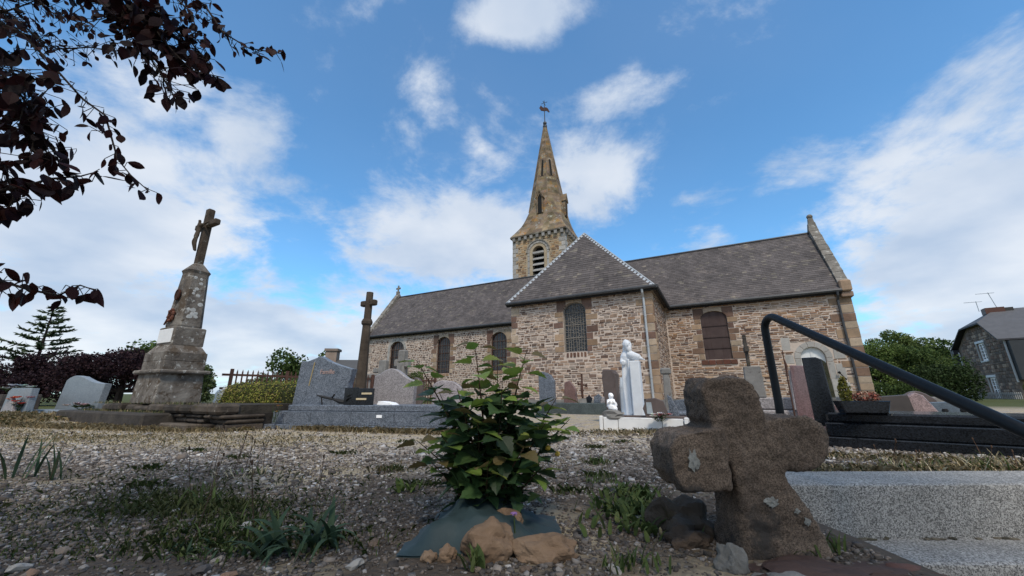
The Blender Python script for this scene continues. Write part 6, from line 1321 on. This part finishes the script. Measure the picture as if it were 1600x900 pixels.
bush_tree('back_tree', 'pale airy tree rising behind the rounded dark tree', (28.5, 28, .3), blob(g, 22, 2.6, 1.2, 2.4, 4.4, .45, .8), 6000, .16, [(.11, .16, .045), (.14, .18, .06)], seed=82)
bush_tree('low_hedge', 'low mid green clipped hedge below the trees on the right', (19.8, 19.8, .15), [((x * .95, -x * .3, .45), (.75, .5, .5), 1) for x in range(-4, 2)], 8000, .10, GR2[1:3], cat='hedge', seed=83)
bush_tree('dark_hedge', 'tall dark hedge between the round tree and the left wall of the house', (23.3, 21.0, .2), [((x * .6, 0, .9), (.7, .55, .95), 1) for x in range(-2, 3)], 7000, .12, GR2[2:3] + [(.028, .045, .016)], cat='hedge', seed=84)
for i, (x, y, z1) in enumerate(((45, 40, 6), (-30, 33, 5), (-22, 40, 5), (60, 30, 7))):
    bush_tree('distant_tree', ('tree top showing over the house roof at the right edge', 'distant tree behind the fir at the left', 'distant tree between fir and monument', 'distant tree beyond the right edge of the house')[i], (x, y, .3), blob(g, 16, 2.6, 2, 1.5, z1 - 1, .9, 1.5), 3500, .3, GR2, seed=90 + i)
# ---------------------------------------------------------------- house at the right edge
HA = R(35); HO = Vector((math.cos(HA) * 11.64 + math.sin(HA) * 37.4, -math.sin(HA) * 11.64 + math.cos(HA) * 37.4, .2))
ho = thing('stone_house', 'dark stone house with a half hipped slate roof at the right edge', 'house', HO, -HA)
GD, EH, RH = 7.8, 3.75, 6.0     # gable depth, eaves and ridge height; local x along the ridge, y away
yr = 3.4
hm = MB()
def hw_(x0, x1, z0, z1): hm.add([(0, x0, z0), (0, x1, z0), (0, x1, z1), (0, x0, z1)], [(3, 2, 1, 0)])
WN = [(3.0, 4.15, 2.55, 3.75), (2.95, 4.05, -.05, 1.4)]
hw_(0, 3.0, 0, EH); hw_(4.15, GD, 0, EH); hw_(3.0, 4.15, 1.4, 2.55); 
hm.add([(0, 0, EH), (0, GD, EH), (0, 5.0, 5.1), (0, 2.2, 5.1)], [(3, 2, 1, 0)])
hw_(4.05, 4.15, 0, 1.4)
hm.add([(0, 0, 0), (9, 0, 0), (9, 0, EH), (0, 0, EH)], [(0, 1, 2, 3)]); hm.add([(0, GD, 0), (9, GD, 0), (9, GD, EH), (0, GD, EH)], [(3, 2, 1, 0)]); hm.add([(9, 0, 0), (9, GD, 0), (9, GD, EH), (9, 0, EH)], [(0, 1, 2, 3)])
for y0, y1, z0, z1 in WN:
    hm.add([(0, y0, max(0, z0)), (0, y1, max(0, z0)), (0, y1, z1), (0, y0, z1), (.2, y0, max(0, z0)), (.2, y1, max(0, z0)), (.2, y1, z1), (.2, y0, z1)], [(0, 4, 5, 1), (1, 5, 6, 2), (2, 6, 7, 3), (3, 7, 4, 0)])
hm.build('wall', HOUSEW, ho)
gs = random.Random(8); sm = MB(); z = .05
while z < 4.7:
    h_ = gs.uniform(.14, .26); y = .1
    while y < GD - .1:
        l = gs.uniform(.25, .6); lim = EH if True else 0
        ok = not any(y + l > a - .22 and y < b_ + .22 and z + h_ > c_ - .15 and z < d_ + .2 for a, b_, c_, d_ in WN)
        if z + h_ > EH: k_ = (z + h_ - EH) / (5.1 - EH); ok = ok and y > 2.2 * k_ + .1 and y + l < GD - 2.8 * k_ - .1
        if ok and y + l < GD: c = gs.choice([(.9, .9, .9), (1.3, 1.2, 1.1), (.7, .66, .64), (1.9, 1.8, 1.65), (1.1, .9, .8)]); e = .02; sm.add([(0, y, z), (0, y + l - .04, z), (0, y + l - .04, z + h_ - .03), (0, y, z + h_ - .03), (-.03, y + e, z + e), (-.03, y + l - .04 - e, z + e), (-.03, y + l - .04 - e, z + h_ - .03 - e), (-.03, y + e, z + h_ - .03 - e)], [(7, 6, 5, 4), (4, 5, 1, 0), (5, 6, 2, 1), (6, 7, 3, 2), (7, 4, 0, 3)], c)
        y += l
    z += h_
sm.build('wall_stones', HOUSEW, ho, kind='stuff')
for y0, y1, z0, z1 in WN:
    z0 = max(z0, .05); b = MB()
    for a, b2, c_, d_ in ((y0, y0 + .12, z0, z1), (y1 - .12, y1, z0, z1), (y0 + .12, y1 - .12, z1 - .1, z1), (y0 + .12, y1 - .12, z0, z0 + .1), ((y0 + y1) / 2 - .06, (y0 + y1) / 2 + .06, z0 + .1, z1 - .1)): b.box(.06, .12, a, b2, c_, d_)
    fr = b.build('window', PAINT, ho)
    b = MB(); b.box(.122, .13, y0 + .05, y1 - .05, z0 + .04, z1 - .04); b.build('pane', GLASS, fr)
    for k in range(1, 5): b = MB(); zz = z0 + (z1 - z0) * k / 5; b.box(.075, .105, y0 + .1, y1 - .1, zz - .02, zz + .02); b.build('glazing_bar', PAINT, fr)
    b = MB(); b.box(-.05, .1, y0 - .2, y1 + .2, z1 + .005, z1 + .16, (.62, .64, .66), ch=.01); b.build('lintel', PAINT, ho)
    b = MB(); b.box(-.06, .1, y0 - .1, y1 + .1, z0 - .1, z0 - .005, (.5, .52, .52)); b.build('sill', PAINT, ho)
    for s_ in (0, 1): b = MB(); a = y0 - .2 if s_ == 0 else y1 + .003; b.box(-.036, .02, a, a + .197, z0, z1, (1, 1, 1)); b.build('jamb', PALE, ho)
rf = MB(); o_ = .35; E1 = EH - .1
P_ = dict(a=(-o_, -.35, E1), b=(9.2, -.35, E1), c=(9.2, yr, RH), d=(1.1, yr, RH), e=(-o_, 1.75, 5.0), f=(-o_, 5.3, 5.0), h=(-o_, GD + .5, EH - .05), i=(9.2, GD + .5, EH - .05))
vs = [P_[k] for k in 'abcdefhi']; rf.add(vs, [(0, 1, 2, 3, 4), (4, 3, 5), (5, 3, 2, 7, 6)], (.105, .105, .11)); rf.add([(x, y, z - .1) for x, y, z in vs], [(4, 3, 2, 1, 0), (5, 3, 4), (6, 7, 2, 3, 5)], (.03, .03, .035)); n = len(rf.v) - 16
rf.add([vs[0], vs[4], vs[5], vs[6]] + [(x, y, z - .1) for x, y, z in (vs[0], vs[4], vs[5], vs[6])], [(0, 1, 5, 4), (1, 2, 6, 5), (2, 3, 7, 6)], (.06, .06, .065)); rf.add([vs[0], vs[1]] + [(x, y, z - .1) for x, y, z in vs[:2]], [(2, 3, 1, 0)], (.05, .05, .055)); rfo = rf.build('roof', mat('house_slate', [(.9, .9, .9), (1.15, 1.15, 1.15)], 3, .7, .2, 20), ho)
b = MB(); b.box(-o_ - .02, .05, GD + .35, GD + .55, EH - 1.5, EH - .02, (.05, .05, .06)); b.box(-o_ + .0, .02, GD + .02, GD + .35, EH - .4, EH - .1, (.05, .05, .06)); b.build('bargeboard', PAINT, ho)
b = MB(); b.tube([(-.08, GD - .1, 0), (-.08, GD - .1, EH - .3)], .05, 6, (.5, .52, .52)); b.build('drainpipe', PAINT, ho); b = MB(); b.tube([(-.02, -.1, 1.0), (-.02, -.1, EH - .2)], .055, 6, (.5, .52, .53)); b.build('drainpipe', PAINT, ho)
b = MB(); b.box(.05, 9, -.5, -.02, 1.15, EH - .25, (.045, .05, .055)); b.build('slate_cladding', mat('house_slate', [(1, 1, 1), (1, 1, 1)]), ho)
b = MB(); b.box(.6, 1.5, yr - .35, yr + .35, RH - .3, RH + .12, (.11, .05, .035)); b.box(1.5, 1.9, yr - .3, yr + .3, RH - .2, RH + .06, (.05, .045, .04)); ch = b.build('chimney', PAINT, ho)
for x, y, h_, n in ((1.3, yr, 1.25, 7), (.5, yr + .3, .75, 5)):
    b = MB(); b.tube([(x, y, RH), (x - .2 if n == 7 else x, y, RH + h_)], .022, 5); p = Vector((x - .2 if n == 7 else x, y, RH + h_ - .05)); b.tube([p + Vector((-.5, .33, .07)), p + Vector((.25, -.14, -.03))], .014, 5)
    for k in range(n): q = p + Vector((-.46 + k * .1, .3 - k * .06, .065 - k * .013)); b.tube([q - Vector((.07, .12, 0)), q + Vector((.07, .12, 0))], .007, 4)
    b.build('aerial', GALV, ho)
# low white wall and lane edge before the house, cottage roofs far left
lw = MB(); lw.box(-1.0, 7.5, -.15, .15, -.4, .30, ch=.02); simple('low_white_wall', 'low pale rendered garden wall in front of the house', 'wall', lw, mat('pale_wall', [(.34, .32, .3), (.45, .43, .4)], 2, .9, .3), (23.2, 16.2, .2), R(-36))
pf_ = thing('picket_railing', 'row of short pale pickets at the foot of the house wall', 'fence', HO + Vector((-.75, -.5, 0)), -HA); b = MB(); b.box(0, .04, 0, .06, 0, .42); ob = b.build('picket', PALE, pf_)
for i in range(1, 26): o = ob.copy(); COL.objects.link(o); o.location = (0, i * .26, 0)
b = MB(); b.box(0, .03, 0, 6.6, .28, .33); b.build('picket_rail', PALE, pf_)
V, F, c = leafcloud(1500, [((0, 0, .5), (.45, .45, .55), 1)], .12, [(.24, .22, .05), (.16, .16, .045)], 44); ys_ = thing('yellow_shrub', 'small yellow green shrub at the right edge beside the house', 'shrub', (24.4, 18.2, .2)); npmesh('crown', V, F, FOL, c, ys_)
fh = thing('far_cottage', 'far grey roofed cottage with a squat chimney beyond the iron fence', 'house', (-12.2, 31, .2), R(8)); b = MB(); b.box(-3.5, 5, 0, 5, 0, 2.0); b.build('wall', HOUSEW, fh)
b = MB(); b.prism([(-.3, 1.95), (5.3, 1.95), (2.5, 3.3)], -3.7, 5.2, (.09, .09, .09), fn=lambda x, y, z: (y, x, z)); b.build('roof', D.materials['house_slate'], fh); b = MB(); b.box(-3.4, -2.5, 2, 2.9, 2.9, 4.2, (1.3, 1.25, 1.2)); b.box(-3.5, -2.4, 1.9, 3.0, 4.0, 4.2, (1.1, 1.1, 1.1)); b.build('chimney', HOUSEW, fh); b = MB(); b.tube([(.5, 2.5, 3.2), (.5, 2.5, 4.6)], .04, 5); b.build('aerial', GALV, fh)
